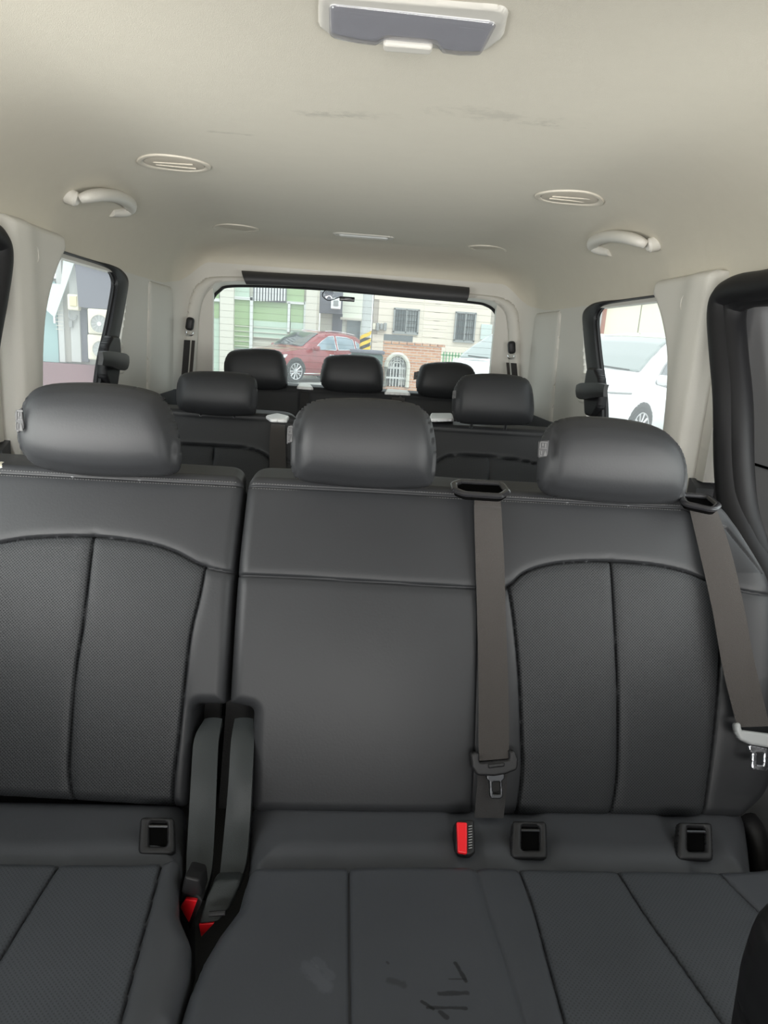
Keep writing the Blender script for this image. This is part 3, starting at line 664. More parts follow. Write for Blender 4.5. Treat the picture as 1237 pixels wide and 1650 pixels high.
ol = rpoly([(-.74, .0, .03)]+eL+[(-.235, -.30), (-.25, -.46, .05), (-.74, -.46, .05)][:], .02)
s1 = ext(FC, [(101, 1380), (62, 1440), (0, 1540)]); s2 = ext(FC, [(263, 1380), (248, 1440), (222, 1540), (195, 1650)]); s3 = np.array([(-.66, .02), (-.67, -.5)])
insA = np.concatenate([s1, s3[::-1]]); insB = np.concatenate([s2, s1[::-1]])
d = surf(ol, FC.map, .0024, T=.14, hfn=lambda U, V, s: roundfall(.022)(s)+.012*np.exp(-((U+.235)/.045)**2), back=False, regions=[('a', insA), ('b', insB)], seam=[SE(s1), SE(s2), SE(s3)])
cu = surf_obj('cushion', d[''], 'leather_cushion_skylit', LS, sharp=0); surf_obj('insert_panel', d['a'], 'leather_weave_skylit', cu, sharp=0); surf_obj('insert_panel', d['b'], 'leather_weave_skylit', cu, sharp=0)
ol = rpoly([(-.74, -.02), FRL.px(294, 1400), FRL.px(300, 1335)+(.02,), FRL.px(300, 1290), (-.74, FRL.px(300, 1290)[1])], .02)
surf_obj('cushion_roll', surf(ol, FRL.map, .004, T=.08, hfn=lambda U, V, s: roundfall(.055, 2, .036)(s)+.012, back=False)[''], 'leather_cushion_skylit', LS, sharp=0)
g = G(); g.box((-.48, .72, .53), (.46, .5, .22), .03); g.obj('seat_base', 'trim_charcoal', LS, True)
g = G(); k = atY(3, 755, 1.22); g.box(k, (.022, .03, .018), .006, rot=Matrix.Rotation(.5, 4, 'Y')); g.obj('belt_guide_knob', 'cream_metal', LS, True)  # pale knob standing for the left seat's belt guide
# ---- right double seat
RS = thing('second_row_bench', 'wide black leather double seat covering the middle and right of the second row', 'seat', (.25, .85, .40))
lt = FB.px(397, 790)[0]
ol = rpoly([FB.px(403, 1313)+(.014,), FB.px(406, 1200)+(0,), FB.px(410, 1140)+(.012,), FB.px(371, 1133)+(.006,), FB.px(378, 1020), FB.px(386, 900), (lt, 0), (lt+.004, .11, .04), (.60, .11, .10), (.685, -.02, .12), (.735, -.20, .1), (.745, -.32, .1), (.715, -.50, .06), FB.px(1203, 1322)+(.02,), FB.px(800, 1318)], .012)
mid = P(FB, [(384, 928), (480, 932), (575, 938), (680, 944), (766, 949)])
vmid = P(FB, [(772, 826), (768, 949), (765, 1100), (764, 1200), (762, 1322)])
archR = P(FB, [(770, 966), (812, 948), (842, 924), (882, 911), (930, 906), (980, 906), (1045, 911), (1100, 923), (1142, 942), (1190, 958), (1250, 965)])
cenR = P(FB, [(980, 907), (983, 1000), (988, 1100), (992, 1200), (993, 1262), (987, 1325)])
sidR1 = P(FB, [(815, 946), (823, 1000), (831, 1080), (837, 1180), (840, 1250), (834, 1325)])
sidR2 = P(FB, [(1142, 942), (1147, 1000), (1147, 1080), (1143, 1200), (1138, 1325)])
topR = np.array([(lt-.02, .0), (.585, 0), (.66, -.035), (.70, -.12)])
ai = archR[(archR[:, 0] > sidR1[0][0]) & (archR[:, 0] < sidR2[0][0])]
in1 = np.concatenate([ai[ai[:, 0] < cenR[0][0]], cenR, sidR1[::-1]]); in2 = np.concatenate([ai[ai[:, 0] > cenR[0][0]], sidR2, cenR[::-1]])
ub = FB.px(1180, 1000)[0]
d = surf(ol, FB.bent(vs0, .022, PHI), .0021, T=.10, hfn=lambda U, V, s: roundfall(.020)(s)+.024*(1-((np.minimum(V, 0)+.25)/.26)**2)-.002+.030*np.exp(-((U-.70)/.06)**2)*np.clip((-V-.02)/.1, 0, 1)*np.clip((.5+V)/.2, 0, 1)+.004*np.exp(-((U+.01)/.13)**2),
         back=False, regions=[('a', in1), ('b', in2)], seam=[SE(mid), SE(vmid, .7), SE(archR), SE(cenR), SE(sidR1), SE(sidR2), SE(topR, .6)])
bk2 = surf_obj('backrest', d[''], 'leather', RS, sharp=0)
surf_obj('insert_panel', d['a'], 'leather_perforated', bk2, sharp=0); surf_obj('insert_panel', d['b'], 'leather_perforated', bk2, sharp=0)
for vv in (.0045, -.0045):
    stitches(line_on(np.linspace(-.73, rt-.01, 12), vv, .0005), FB.N, bk); stitches(line_on(np.linspace(lt+.01, .58, 16), vv, .0005), FB.N, bk2)
shade_backpanel(-.235, .70, RS)
headrest(RS, [(468, 735), (470, 692), (482, 662), (508, 645), (560, 641), (620, 643), (668, 651), (690, 667), (700, 700), (703, 740), (698, 774), (680, 786), (600, 787), (520, 780), (482, 773), (470, 760)], 1.19, 1.32,
         seams=[[(681, 657), (692, 690), (697, 735), (693, 775)], [(495, 650), (480, 685), (475, 735), (478, 770)]], tag_px=[(463, 688), (472, 683), (472, 712), (462, 716)], name='headrest')
headrest(RS, [(865, 768), (868, 735), (874, 704), (890, 681), (920, 672), (960, 671), (1010, 676), (1050, 685), (1080, 702), (1099, 730), (1106, 768), (1101, 797), (1084, 811), (1020, 812), (950, 808), (890, 800), (870, 788)], 1.19, 1.32,
         seams=[[(898, 677), (888, 705), (883, 745), (878, 792)], [(1078, 702), (1092, 735), (1096, 768), (1090, 800)]], tag_px=[(867, 711), (884, 709), (881, 735), (866, 738)], name='headrest')
eR = [FC.px(285, 1652), FC.px(300, 1600), FC.px(326, 1540)+(.02,), FC.px(352, 1497), FC.px(384, 1455)+(.015,), FC.px(392, 1425), FC.px(404, 1389)+(.02,)]
ol = rpoly([(-.195, -.46, .05), (-.20, -.30)]+eR+[FC.px(800, 1391), FC.px(1195, 1396), (.70, .0, .05), (.73, -.46, .05)], .012)
def extp(pts): return ext(FC, pts)
qA = extp([(562, 1384), (562, 1450), (563, 1560), (564, 1650)]); qB = extp([(765, 1388), (790, 1470), (817, 1550), (846, 1645)])
qC = extp([(833, 1390), (858, 1455), (884, 1550), (912, 1650)]); qD = extp([(990, 1392), (1040, 1470), (1105, 1560), (1172, 1655)]); qE = P(FC, [(1152, 1396), (1195, 1440), (1240, 1482), (1290, 1530), (1400, 1650)])
inC = np.concatenate([qD, qC[::-1]]); inD = np.concatenate([qE, [(.9, -.5)], qD[::-1]])
mk = []
for (x0, y0, x1, y1, wd, am) in [(733, 1556, 750, 1585, .0028, .35), (723, 1582, 750, 1582, .0012, .5), (708, 1606, 752, 1604, .003, .45), (679, 1618, 697, 1630, .002, .35), (688, 1628, 750, 1629, .0022, .4), (709, 1636, 719, 1644, .003, .4),
                                 (628, 1583, 650, 1591, .005, .65), (495, 1560, 525, 1592, .009, 1.35), (508, 1548, 535, 1575, .006, 1.25), (623, 1554, 625, 1556, .0015, .5)]:
    a = FC.px(x0, y0); b_ = FC.px(x1, y1); mk.append((a[0], a[1], b_[0], b_[1], wd, am))
leather('leather_smeared_skylit', (.056, .060, .069), .5, marks=mk)  # smears are real marks; base colour lightened and blued for skylight
d = surf(ol, FC.map, .0024, T=.14, hfn=lambda U, V, s: roundfall(.022)(s)+.004*np.exp(-((U-.1)/.15)**2)+.016*np.exp(-((U-.70)/.07)**2), back=False, regions=[('a', inC), ('b', inD)],
         seam=[SE(qA), (qB, .002, .0018, .003, .008), SE(qC), SE(qD), SE(qE, .7)])
cu2 = surf_obj('cushion', d[''], 'leather_smeared_skylit', RS, sharp=0); surf_obj('insert_panel', d['a'], 'leather_weave_skylit', cu2, sharp=0); surf_obj('insert_panel', d['b'], 'leather_weave_skylit', cu2, sharp=0)
ol = rpoly([FRL.px(402, 1402), FRL.px(1215, 1410)+(.03,), FRL.px(1205, 1330)+(.03,), FRL.px(1200, 1298), FRL.px(404, 1290)], .02)
def dent(fr, x, y, w, a):
    c_ = fr.px(x, y); return lambda U, V: -a*np.exp(-((U-c_[0])/w)**4)
dn = [dent(FRL, 853, 1355, .034, .008), dent(FRL, 1120, 1360, .034, .008), dent(FRL, 748, 1350, .02, .006)]
surf_obj('cushion_roll', surf(ol, FRL.map, .004, T=.08, hfn=lambda U, V, s: roundfall(.055, 2, .036)(s)+.012+sum(q(U, V) for q in dn), back=False)[''], 'leather_cushion_skylit', RS, sharp=0)
g = G(); g.box((.26, .72, .53), (.86, .5, .22), .03); g.obj('seat_base', 'trim_charcoal', RS, True)
# recliner cover at the right end
g = G(); A = [atX(*p, .70) for p in [(1205, 1322), (1218, 1345), (1226, 1400), (1232, 1480)]]; g.tube(crom(A, 5), .018, 12); g.obj('recliner_cover', 'plastic_black', RS, True)
# child-seat anchor bezels
FT = Frame((0, .895, .757), (1, 0, 0), (0, .80, .60))
def anchor(x, y, root):
    ol = rpoly([FT.px(x-31, y+28)+(.009,), FT.px(x+29, y+29)+(.009,), FT.px(x+27, y-32), FT.px(x-27, y-33)], .006)
    ho = rpoly([FT.px(x-13, y+14), FT.px(x+16, y+14), FT.px(x+16, y-24), FT.px(x-13, y-25)], .004)
    d = surf(ol, FT.map, .0022, T=.012, holes=[ho], hfn=lambda U, V, s: roundfall(.005)(s)+.004); o = surf_obj('anchor_bezel', d[''], 'plastic_black', root, sharp=50)
    c_ = ho.mean(0); g = G(); P_ = [FT.pt(a, b_, -.004) for a, b_ in (ho.min(0), (ho[:, 0].max(), ho[:, 1].min()), ho.max(0), (ho[:, 0].min(), ho[:, 1].max()))]; g.prism(P_, -FT.N*.02); g.obj('anchor_recess_shade', 'hole', o)  # black slab paints the shade inside the anchor opening
    a = FT.pt(ho[:, 0].min(), c_[1]+.012, -.002); b_ = FT.pt(ho[:, 0].max(), c_[1]+.012, -.002); G().tube([a, b_], .0022, 8).obj('anchor_bar', 'dark_metal', o, True)
anchor(253, 1350, LS); anchor(853, 1356, RS); anchor(1120, 1358, RS)
# belt guides on top of the bench
FG = Frame((0, 1.26, 1.268), (1, 0, 0), (0, 1, .12))
def guide(px, hole, root):
    ol = rpoly([FG.px(*p) for p in px], .014); c_ = ol.mean(0); rg = c_+(ol-c_)*.88; rg = np.vstack([rg, rg[:2]])
    o = G().tube([FG.pt(a, b_, .003) for a, b_ in rg], .0065, 10, flat=.8).obj('belt_guide', 'plastic_gloss', root, True)
    G().prism([FG.pt(a, b_, .001) for a, b_ in rg[:-1]], -FG.N*.008).obj('guide_well_shade', 'hole', o)  # black plate paints the shade inside the guide
    return o
guide([(725, 782), (738, 777), (812, 781), (823, 796), (810, 804), (745, 800), (728, 793)], [(757, 787), (806, 790), (808, 794), (760, 792)], RS)
guide([(1090, 798), (1140, 802), (1160, 818), (1150, 826), (1100, 815)], [(1105, 804), (1142, 808), (1146, 812), (1108, 808)], RS)
# ---- centre belt
def onFB(x, y, h): f2 = Frame(FB.pt(0, 0, h), FB.U, FB.V); return f2.pt(*f2.px(x, y))
B1 = thing('seat_belt', 'dark grey belt hanging down the middle seat back with its black tongue', 'seat belt', tuple(onFB(795, 1100, .01)))
Lp = [atY(770, 788, 1.272), atY(767, 794, 1.212), atY(765, 803, 1.178), atY(764, 813, 1.170)]+[onFB(*p, .030) for p in [(764, 830), (766, 900), (769, 1000), (771, 1120), (771, 1190), (772, 1226)]]
Rp = [atY(805, 790, 1.272), atY(805, 796, 1.212), atY(806, 805, 1.178), atY(807, 815, 1.170)]+[onFB(*p, .030) for p in [(808, 830), (812, 900), (815, 1000), (819, 1120), (820, 1190), (819, 1222)]]
ribbon('webbing', Lp, Rp, .0015, 'webbing', B1, crown=.001)
Lp = [onFB(*p, .020) for p in [(771, 1225), (768, 1270), (764, 1318)]]; Rp = [onFB(*p, .020) for p in [(818, 1222), (816, 1270), (811, 1318)]]
ribbon('lower_webbing', Lp, Rp, .0015, 'webbing_dark', B1)
def tongue(root, body, slit, blade, bh, rib, h, mb, mbl):
    f2 = Frame(FB.pt(0, 0, h), FB.U, FB.V); pp = lambda q, r=.002: rpoly([f2.px(*p[:2])+tuple(p[2:]) for p in q], r)
    o = surf_obj('tongue', surf(pp(body, .006), f2.map, .0016, T=.006, hfn=lambda U, V, s: roundfall(.004)(s)+.006)[''], mb, root, sharp=0)
    surf_obj('latch_plate', surf(pp(blade, .003), f2.map, .0011, T=.003, holes=[pp(bh, .001)], hfn=lambda U, V, s: roundfall(.001)(s)+.002)[''], mbl, o, sharp=50)
    if rib: surf_obj('grip_rib', surf(pp(rib, .002), f2.map, .0012, T=.003, hfn=lambda U, V, s: roundfall(.002)(s)+.0085)[''], mb, o, sharp=0)
tongue(B1, [(757, 1214), (764, 1211, .004), (771, 1214, .001), (772, 1228, .001), (819, 1223, .001), (819, 1209, .001), (828, 1208), (834, 1224), (832, 1240), (814, 1247), (796, 1250), (768, 1249), (759, 1236)], None,
       [(782, 1246), (813, 1244), (812, 1255), (808, 1259), (810, 1283), (806, 1287), (792, 1287), (789, 1283), (788, 1260), (784, 1255)], [(793, 1260), (805, 1260), (806, 1279), (794, 1280)],
       [(784, 1230), (811, 1227), (811, 1234), (785, 1237)], .031, 'plastic_black', 'dark_metal')
# ---- right belt
B2 = thing('seat_belt', 'dark grey belt slanting over the bench right shoulder with a bright metal tongue', 'seat belt', tuple(onFB(1180, 1000, .03)))
hs = [.0, .010, .012, .040, .045, .06, .07]
Lp = [atY(1105, 803, 1.28), atY(1106, 808, 1.212), atY(1108, 816, 1.182)]+[onFB(a, b_, h_) for (a, b_), h_ in zip([(1112, 826), (1128, 895), (1148, 985), (1165, 1080), (1188, 1172)], [.014, .030, .050, .062, .066])]
Rp = [atY(1144, 806, 1.28), atY(1147, 812, 1.212), atY(1152, 820, 1.182)]+[onFB(a, b_, h_) for (a, b_), h_ in zip([(1158, 830), (1178, 890), (1198, 975), (1214, 1060), (1240, 1170)], [.030, .050, .064, .068, .070])]
ribbon('webbing', Lp, Rp, .0015, 'webbing', B2, crown=.001)
tongue(B2, [(1182, 1166), (1190, 1163), (1193, 1176, .001), (1240, 1182, .001), (1260, 1178), (1262, 1200), (1248, 1206), (1206, 1199), (1190, 1192), (1184, 1180)], None,
       [(1205, 1200), (1236, 1206), (1236, 1240), (1231, 1243), (1213, 1240), (1210, 1236), (1211, 1214), (1206, 1208)], [(1218, 1213), (1230, 1214), (1229, 1233), (1217, 1232)], None, .067, 'fan_grey', 'chrome')
# ---- buckle stalks in the gap and buckles
def stalk(name_label, Lpx, Rpx, Ys, root):
    A = [atY(a, b_, y) for (a, b_), y in zip(Lpx, Ys)]; B_ = [atY(a, b_, y) for (a, b_), y in zip(Rpx, Ys)]
    return ribbon('stalk_sheath', A, B_, .016, 'plastic_sheath', root, 6, crown=.003)
K1 = thing('belt_buckle', 'black belt buckle with bright red button on the left stalk between the seats', 'buckle', tuple(atY(308, 1450, .80)), 'buckle stalks')
stalk('', [(330, 1158), (313, 1190), (308, 1250), (304, 1320), (300, 1400), (304, 1440)], [(358, 1158), (352, 1195), (349, 1260), (346, 1330), (341, 1400), (330, 1440)], [1.05, 1.015, .97, .93, .875, .84], K1)
def boxpx(quad, Y, depth, bev, nm, mt, root, slope=.5):
    P_ = [atY(x, y, Y) if len(q_) == 0 else atY(x, y, Y+q_[0]) for (x, y, *q_) in quad]; dirv = np.array([0, depth, -depth*.35]); g = G(); g.prism(P_, dirv)
    bm = bmesh.new(); me = meshdata('t', g.v, g.f); bm.from_mesh(me); bmesh.ops.recalc_face_normals(bm, faces=bm.faces); bmesh.ops.bevel(bm, geom=bm.edges[:], offset=bev, segments=3, profile=.5, affect='EDGES')
    bm.to_mesh(me); bm.free(); me.name = nm; o = link(nm, me, mt, root, True); me.set_sharp_from_angle(angle=math.radians(50)); return o
bb = boxpx([(291, 1440), (325, 1448), (322, 1418), (297, 1412), ], .80, .05, .004, 'buckle_head', 'plastic_black', K1)
bb = boxpx([(289, 1452, .02), (306, 1500, -.01), (326, 1452, -.01), (318, 1440, .0), (294, 1436, .01)], .80, .03, .003, 'buckle_body', 'plastic_black', K1)
boxpx([(290, 1462, .02), (304, 1487, 0), (317, 1452, -.002), (298, 1450, .006)], .79, .01, .001, 'release_button', 'red_plastic', bb)
K2 = thing('belt_buckle', 'dark grey belt buckle with grooved head on the right stalk beside the bench cushion', 'buckle', tuple(atY(360, 1450, .80)), 'buckle stalks')
stalk('', [(378, 1158), (372, 1195), (368, 1260), (362, 1330), (356, 1390), (352, 1425)], [(408, 1158), (409, 1200), (406, 1260), (402, 1330), (396, 1390), (384, 1425)], [1.05, 1.01, .965, .93, .88, .85], K2)
b2 = boxpx([(332, 1450, -.01), (318, 1492, -.03), (352, 1486, -.03), (372, 1462, -.01), (388, 1425, .02), (385, 1418, .02), (345, 1420, .01)], .81, .03, .005, 'buckle_body', 'plastic_sheath', K2)
G().tube([atY(337, 1473, .775), atY(363, 1471, .775)], .0035, 8).obj('groove_rib', 'plastic_black', b2, True)
boxpx([(320, 1490, 0), (324, 1510, 0), (345, 1488, 0)], .78, .01, .001, 'release_button', 'red_plastic', b2)
K3 = thing('belt_buckle', 'upright belt buckle with red button sunk in the bench behind the middle cushion', 'buckle', tuple(FT.pt(*FT.px(748, 1352))))
bz = surf_obj('buckle_body', surf(rpoly([FT.px(*p) for p in [(733, 1324), (762, 1323), (764, 1376), (756, 1381), (738, 1380), (732, 1370)]], .004), FT.map, .0016, T=.02, hfn=lambda U, V, s: roundfall(.004)(s)+.010)[''], 'plastic_black', K3, sharp=0)
f3 = Frame(FT.pt(0, 0, .011), FT.U, FT.V)
surf_obj('release_button', surf(rpoly([f3.px(*p) for p in [(735, 1325), (752, 1326), (752, 1377), (737, 1375)]], .002), f3.map, .0012, T=.004, hfn=lambda U, V, s: roundfall(.002)(s)+.004)[''], 'red_plastic', bz, sharp=0)
g = G()
for i in range(9): a = f3.pt(*f3.px(754.5, 1332+i*4.4), .0015); b_ = f3.pt(*f3.px(760, 1331+i*4.4), .0015); g.tube([a, b_], .0007, 5)
g.obj('slot_ribs', 'fan_grey', bz)
# ---- front seat edge at the lower right
FS = thing('front_seat', 'dark rounded corner of a front seat at the bottom right edge', 'seat', (.50, .30, .6))
ff = Frame((0, .345, 1.0), (-1, 0, 0), (0, 0, 1))
a = ff.px(1222, 1560)
olf = rpoly([ff.px(1130, 2150), ff.px(1186, 1700), ff.px(1203, 1590)+(.05,), ff.px(1240, 1478)+(.04,), ff.px(1400, 1450)+(.03,), ff.px(1460, 2150)], .02)
surf_obj('backrest', surf(olf, ff.map, .005, T=.05, hfn=lambda U, V, s: roundfall(.03)(s)+.03, mirror_back=True)[''], 'rubber', FS, sharp=0)
# ================================================================== THIRD AND FOURTH ROWS
z3 = atY(370, 672, 2.22)[2]
F3 = Frame((0, 2.22, z3), (1, 0, 0), (0, .36, .93))
def seat3(sgn, label, hr, hseams, htag, arch_px, cen_px):
    R_ = thing('third_row_seat', label, 'seat', (sgn*.445, 2.0, .40))
    u0, u1 = (sgn*.445-.265, sgn*.445+.265)
    ol = rpoly([(u0, -.62, .05), (u1, -.62, .05), (u1, -.05), (u1-.01, .10, .08), (u0+.01, .10, .08), (u0, -.05)], .04)
    ar = P(F3, arch_px); ce = P(F3, cen_px); us = (u0+.075, u1-.075)
    sa = np.array([(us[0], ar[0][1]), (us[0]-.0, -.3), (us[0]+.02, -.6)]); sb = np.array([(us[1], ar[-1][1]), (us[1], -.3), (us[1]-.02, -.6)])
    m1 = ar[:, 0] < ce[0][0]; i1 = np.concatenate([[(us[0], ar[0][1])], ar[m1], ce, sa[::-1]]); i2 = np.concatenate([ar[~m1], [(us[1], ar[-1][1])], sb, ce[::-1]])
    ar = np.vstack([(u0, ar[0][1]-.012), ar, (u1, ar[-1][1]-.012)])
    top = np.array([(u0-.01, 0), (u1+.01, 0)])
    d = surf(ol, F3.bent(vs0, .025, PHI), .005, T=.10, hfn=lambda U, V, s: roundfall(.03)(s), back=False, regions=[('a', i1), ('b', i2)], seam=[SE(ar, 1.1), SE(ce, 1.1), SE(sa), SE(sb), SE(top, .6)])
    b_ = surf_obj('backrest', d[''], 'leather', R_, sharp=0)
    for k in 'ab': surf_obj('insert_panel', d[k], 'leather_perforated', b_, sharp=0)
    shade_backpanel(u0+.02, u1-.02, R_, F3, -.6, .0)
    headrest(R_, hr, 2.21, 1.31, seams=hseams, tag_px=htag, res=.006)
    ol = rpoly([(u0, -.47), (u1, -.47), (u1, .05), (u0, .05)], .06); f_ = Frame((0, 1.92, .76), (1, 0, 0), (0, 1, -.04))
    surf_obj('cushion', surf(ol, f_.map, .008, T=.14, hfn=lambda U, V, s: roundfall(.03)(s), back=False)[''], 'leather', R_, sharp=0)
    G().box((sgn*.445, 1.72, .53), (.45, .42, .24), .03).obj('seat_base', 'trim_charcoal', R_, True)
    return R_
s3l = seat3(-1, 'left third-row seat, its headrest showing behind the left front headrest', [(284, 640), (287, 612), (302, 600), (345, 598), (392, 601), (411, 610), (415, 635), (413, 660), (403, 669), (350, 670), (298, 663), (287, 655)],
            [[(407, 606), (410, 635), (408, 664)]], None, [(255, 724), (290, 716), (343, 718), (390, 721), (415, 727), (434, 738)], [(343, 718), (343, 760), (345, 860)])
s3r = seat3(1, 'third-row seat on the right with a label tag on its headrest', [(728, 655), (731, 628), (743, 608), (760, 603), (800, 602), (840, 607), (855, 620), (860, 650), (858, 675), (848, 684), (800, 685), (745, 682), (731, 673)],
            [[(744, 610), (738, 640), (736, 676)]], [(729, 630), (735, 628), (734, 642), (728, 643)], [(703, 746), (712, 739), (727, 734), (755, 734), (788, 736), (825, 740), (850, 744), (872, 750)], [(788, 736), (788, 780), (789, 880)])
def onF3(x, y, h): f2 = Frame(F3.pt(0, 0, h), F3.U, F3.V); return f2.pt(*f2.px(x, y))
t = thing('seat_belt', 'dark webbing belt on the inner shoulder of the left third-row seat', 'seat belt', tuple(onF3(447, 720, .01)))
ribbon('webbing', [atY(440, 670, 2.28)]+[onF3(*p, .012) for p in [(436, 688), (434, 720), (434, 780), (434, 860)]], [atY(462, 671, 2.28)]+[onF3(*p, .012) for p in [(459, 690), (460, 720), (461, 780), (462, 860)]], .002, 'webbing', t)
def plate(px, Y, root, nm='belt_guide', mt='white_plate', z=0):
    P_ = [atZ(x, y, z) for x, y in px]; f_ = Frame(P_[0], (1, 0, 0), (0, 1, 0)); ol = rpoly([(p[0]-P_[0][0], p[1]-P_[0][1]) for p in P_], .012)
    return surf_obj(nm, surf(ol, f_.map, .004, T=.004, hfn=lambda U, V, s: roundfall(.004)(s)+.006)[''], mt, root, sharp=0)
zt3 = z3+.022
plate([(428, 672), (446, 668), (466, 673), (462, 679), (436, 678)], 0, s3l, mt='white_plate', z=zt3+.006)
plate([(690, 678), (694, 668), (728, 668), (731, 677)], 0, s3r, mt='white_plate', z=zt3+.008)
# fourth row bench
z4 = atY(567, 634, 2.93)[2]
F4 = Frame((0, 2.93, z4), (1, 0, 0), (0, .30, .95))
R4 = thing('fourth_row_bench', 'black three-headrest bench of the last row under the rear window', 'seat', (0, 2.8, .40))
ol = rpoly([(-.70, -.60), (.70, -.60), (.71, -.05), (.68, .09, .08), (-.68, .09, .08), (-.71, -.05)], .05)
sm = [SE(np.array([(-.72, 0), (.72, 0)]), .7), SE(np.array([(-.22, .1), (-.215, -.6)])), SE(np.array([(.2, .1), (.2, -.6)])), SE(np.array([(-.72, -.10), (-.22, -.10)])), SE(np.array([(.2, -.10), (.72, -.10)]))]
surf_obj('backrest', surf(ol, F4.bent(vs0, .025, PHI), .007, T=.08, hfn=lambda U, V, s: roundfall(.03)(s), back=False, seam=sm)[''], 'leather', R4, sharp=0)
shade_backpanel(-.66, .66, R4, F4, -.6, 0)
for hp, tg in (([(361, 600), (362, 580), (372, 566), (395, 562), (430, 562), (452, 567), (461, 585), (463, 610), (460, 625), (430, 628), (385, 625), (365, 618)], None),
               ([(516, 605), (520, 585), (528, 574), (560, 571), (595, 573), (609, 579), (617, 595), (617, 622), (610, 632), (570, 633), (530, 629), (518, 620)], None),
               ([(670, 617), (675, 596), (685, 586), (720, 583), (750, 586), (764, 598), (768, 620), (764, 640), (740, 643), (700, 641), (675, 635)], [(667, 600), (674, 598), (672, 611), (666, 612)])):
    headrest(R4, hp, 2.93, 1.36, seams=[], tag_px=tg, res=.006)
for i, (pxs, wx, lab) in enumerate(((( 478, 505, 622), (485, 497), 'last row belt in a pale guide between the left and middle headrests'), ((619, 661, 631), (631, 652), 'last row belt in a pale guide between the middle and right headrests'))):
    t = thing('seat_belt', lab, 'seat belt', tuple(atY((pxs[0]+pxs[1])/2, pxs[2], 2.96)))
    plate([(pxs[0], pxs[2]+3), (pxs[0]+4, pxs[2]-3), (pxs[1]-4, pxs[2]), (pxs[1], pxs[2]+5)], 0, t, z=z4+.026)
    f2 = Frame(F4.pt(0, 0, .012), F4.U, F4.V); q = lambda x, y: f2.pt(*f2.px(x, y))
    ribbon('webbing', [atY(wx[0], pxs[2]+1, 2.99), q(wx[0], pxs[2]+14), q(wx[0]-1, pxs[2]+50), q(wx[0]-1, pxs[2]+120)], [atY(wx[1], pxs[2]+2, 2.99), q(wx[1], pxs[2]+15), q(wx[1], pxs[2]+50), q(wx[1], pxs[2]+120)], .002, 'webbing_dark' if i == 0 else 'webbing', t)
ol = rpoly([(-.68, -.42), (.68, -.42), (.68, .08), (-.68, .08)], .06); f_ = Frame((0, 2.70, .78), (1, 0, 0), (0, 1, -.04))
surf_obj('cushion', surf(ol, f_.map, .012, T=.14, hfn=lambda U, V, s: roundfall(.03)(s), back=False)[''], 'leather', R4, sharp=0)
G().box((0, 2.5, .53), (1.3, .40, .24), .03).obj('seat_base', 'trim_charcoal', R4, True)
# D-pillar belt upper anchors
for sgn, px in ((-1, [(306, 522), (303, 548), (299, 600), (294, 650)]), (1, [(824, 560), (826, 585), (829, 620), (832, 670)])):
    side = 'left' if sgn < 0 else 'right'; X = sgn*(XW-.055)
    Yd = 3.0 if sgn < 0 else 3.0
    c = atY(*px[0], 3.10); t = thing('pillar_belt', side+' rear pillar belt with black upper anchor and hanging webbing', 'seat belt', tuple(c))
    G().box(c, (.034, .03, .055), .012, rot=Matrix.Rotation(sgn*-.15, 4, 'Y'), seg=3).obj('anchor_cover', 'plastic_black', t, True)
    G().tube(crom([c+(-.013, -.012, -.026), c+(-.012, -.016, -.045), c+(.012, -.016, -.045), c+(.013, -.012, -.026)], 4), .004, 8).obj('belt_loop', 'chrome', t, True)
    for k, (wd, mt_) in enumerate(((.026, 'webbing_dark'), (.014, 'webbing'))):
        off = (-.004, .018)[k]*(-1 if sgn > 0 else 1)
        Q = [atY(x, y, 3.08-.03*i) for i, (x, y) in enumerate(px[1:])]
        ribbon('webbing', [q+(off*(1 if k else 1)-wd/2, k*.02, 0) for q in Q], [q+(off+wd/2, k*.02, 0) for q in Q], .002, mt_, t)
# ================================================================== STREET OUTSIDE
g = G(); g.box((0, 18, -.05), (140, 90, .1)); o = g.obj('ground', 'asphalt'); struct(o, 'pale asphalt yard and street outside the windows'); o['category'] = 'ground'
def interp(tab, x): xs = [p[0] for p in tab]; return np.interp(x, xs, [p[1] for p in tab])
def wheel(c, r, wd, root, T_):
    """c centre on outer face in car coords, outward = sign of c.y"""
    s_ = 1 if c[1] > 0 else -1; ax = (0, s_, 0)
    tw = lambda p: T_(np.asarray(p, float))
    def cv(g): g.v = [tuple(tw(p)) for p in g.v]; return g
    g = G().lathe(c, ax, [(r*.68, -.02), (r*.72, .0), (r*.94, .0), (r, -.03), (r, -wd), (r*.6, -wd)], 36); o = cv(g).obj('wheel', 'tyre', root, True)
    g = G().lathe(c, ax, [(r*.70, .0), (r*.66, -.03), (r*.64, -.10), (0, -.10)], 32); cv(g).obj('rim_barrel', 'dark_metal', o, True)
    g = G(); n = 10
    for i in range(n):
        a = 2*math.pi*i/n; p1 = np.array(c)+(math.cos(a)*r*.12, -s_*.02, math.sin(a)*r*.12); p2 = np.array(c)+(math.cos(a)*r*.68, -s_*.012, math.sin(a)*r*.68)
        g.tube([p1, p2], [r*.05, r*.075], 6, flat=.6, up=(0, 1, 0))
    g.lathe(c, ax, [(r*.17, -.03), (r*.15, 0), (0, .005)], 16); g.lathe(c, ax, [(r*.73, -.01), (r*.71, .006), (r*.66, 0), (r*.66, -.02)], 32)
    cv(g).obj('alloy_rim', 'alloy', o, True)
    return o
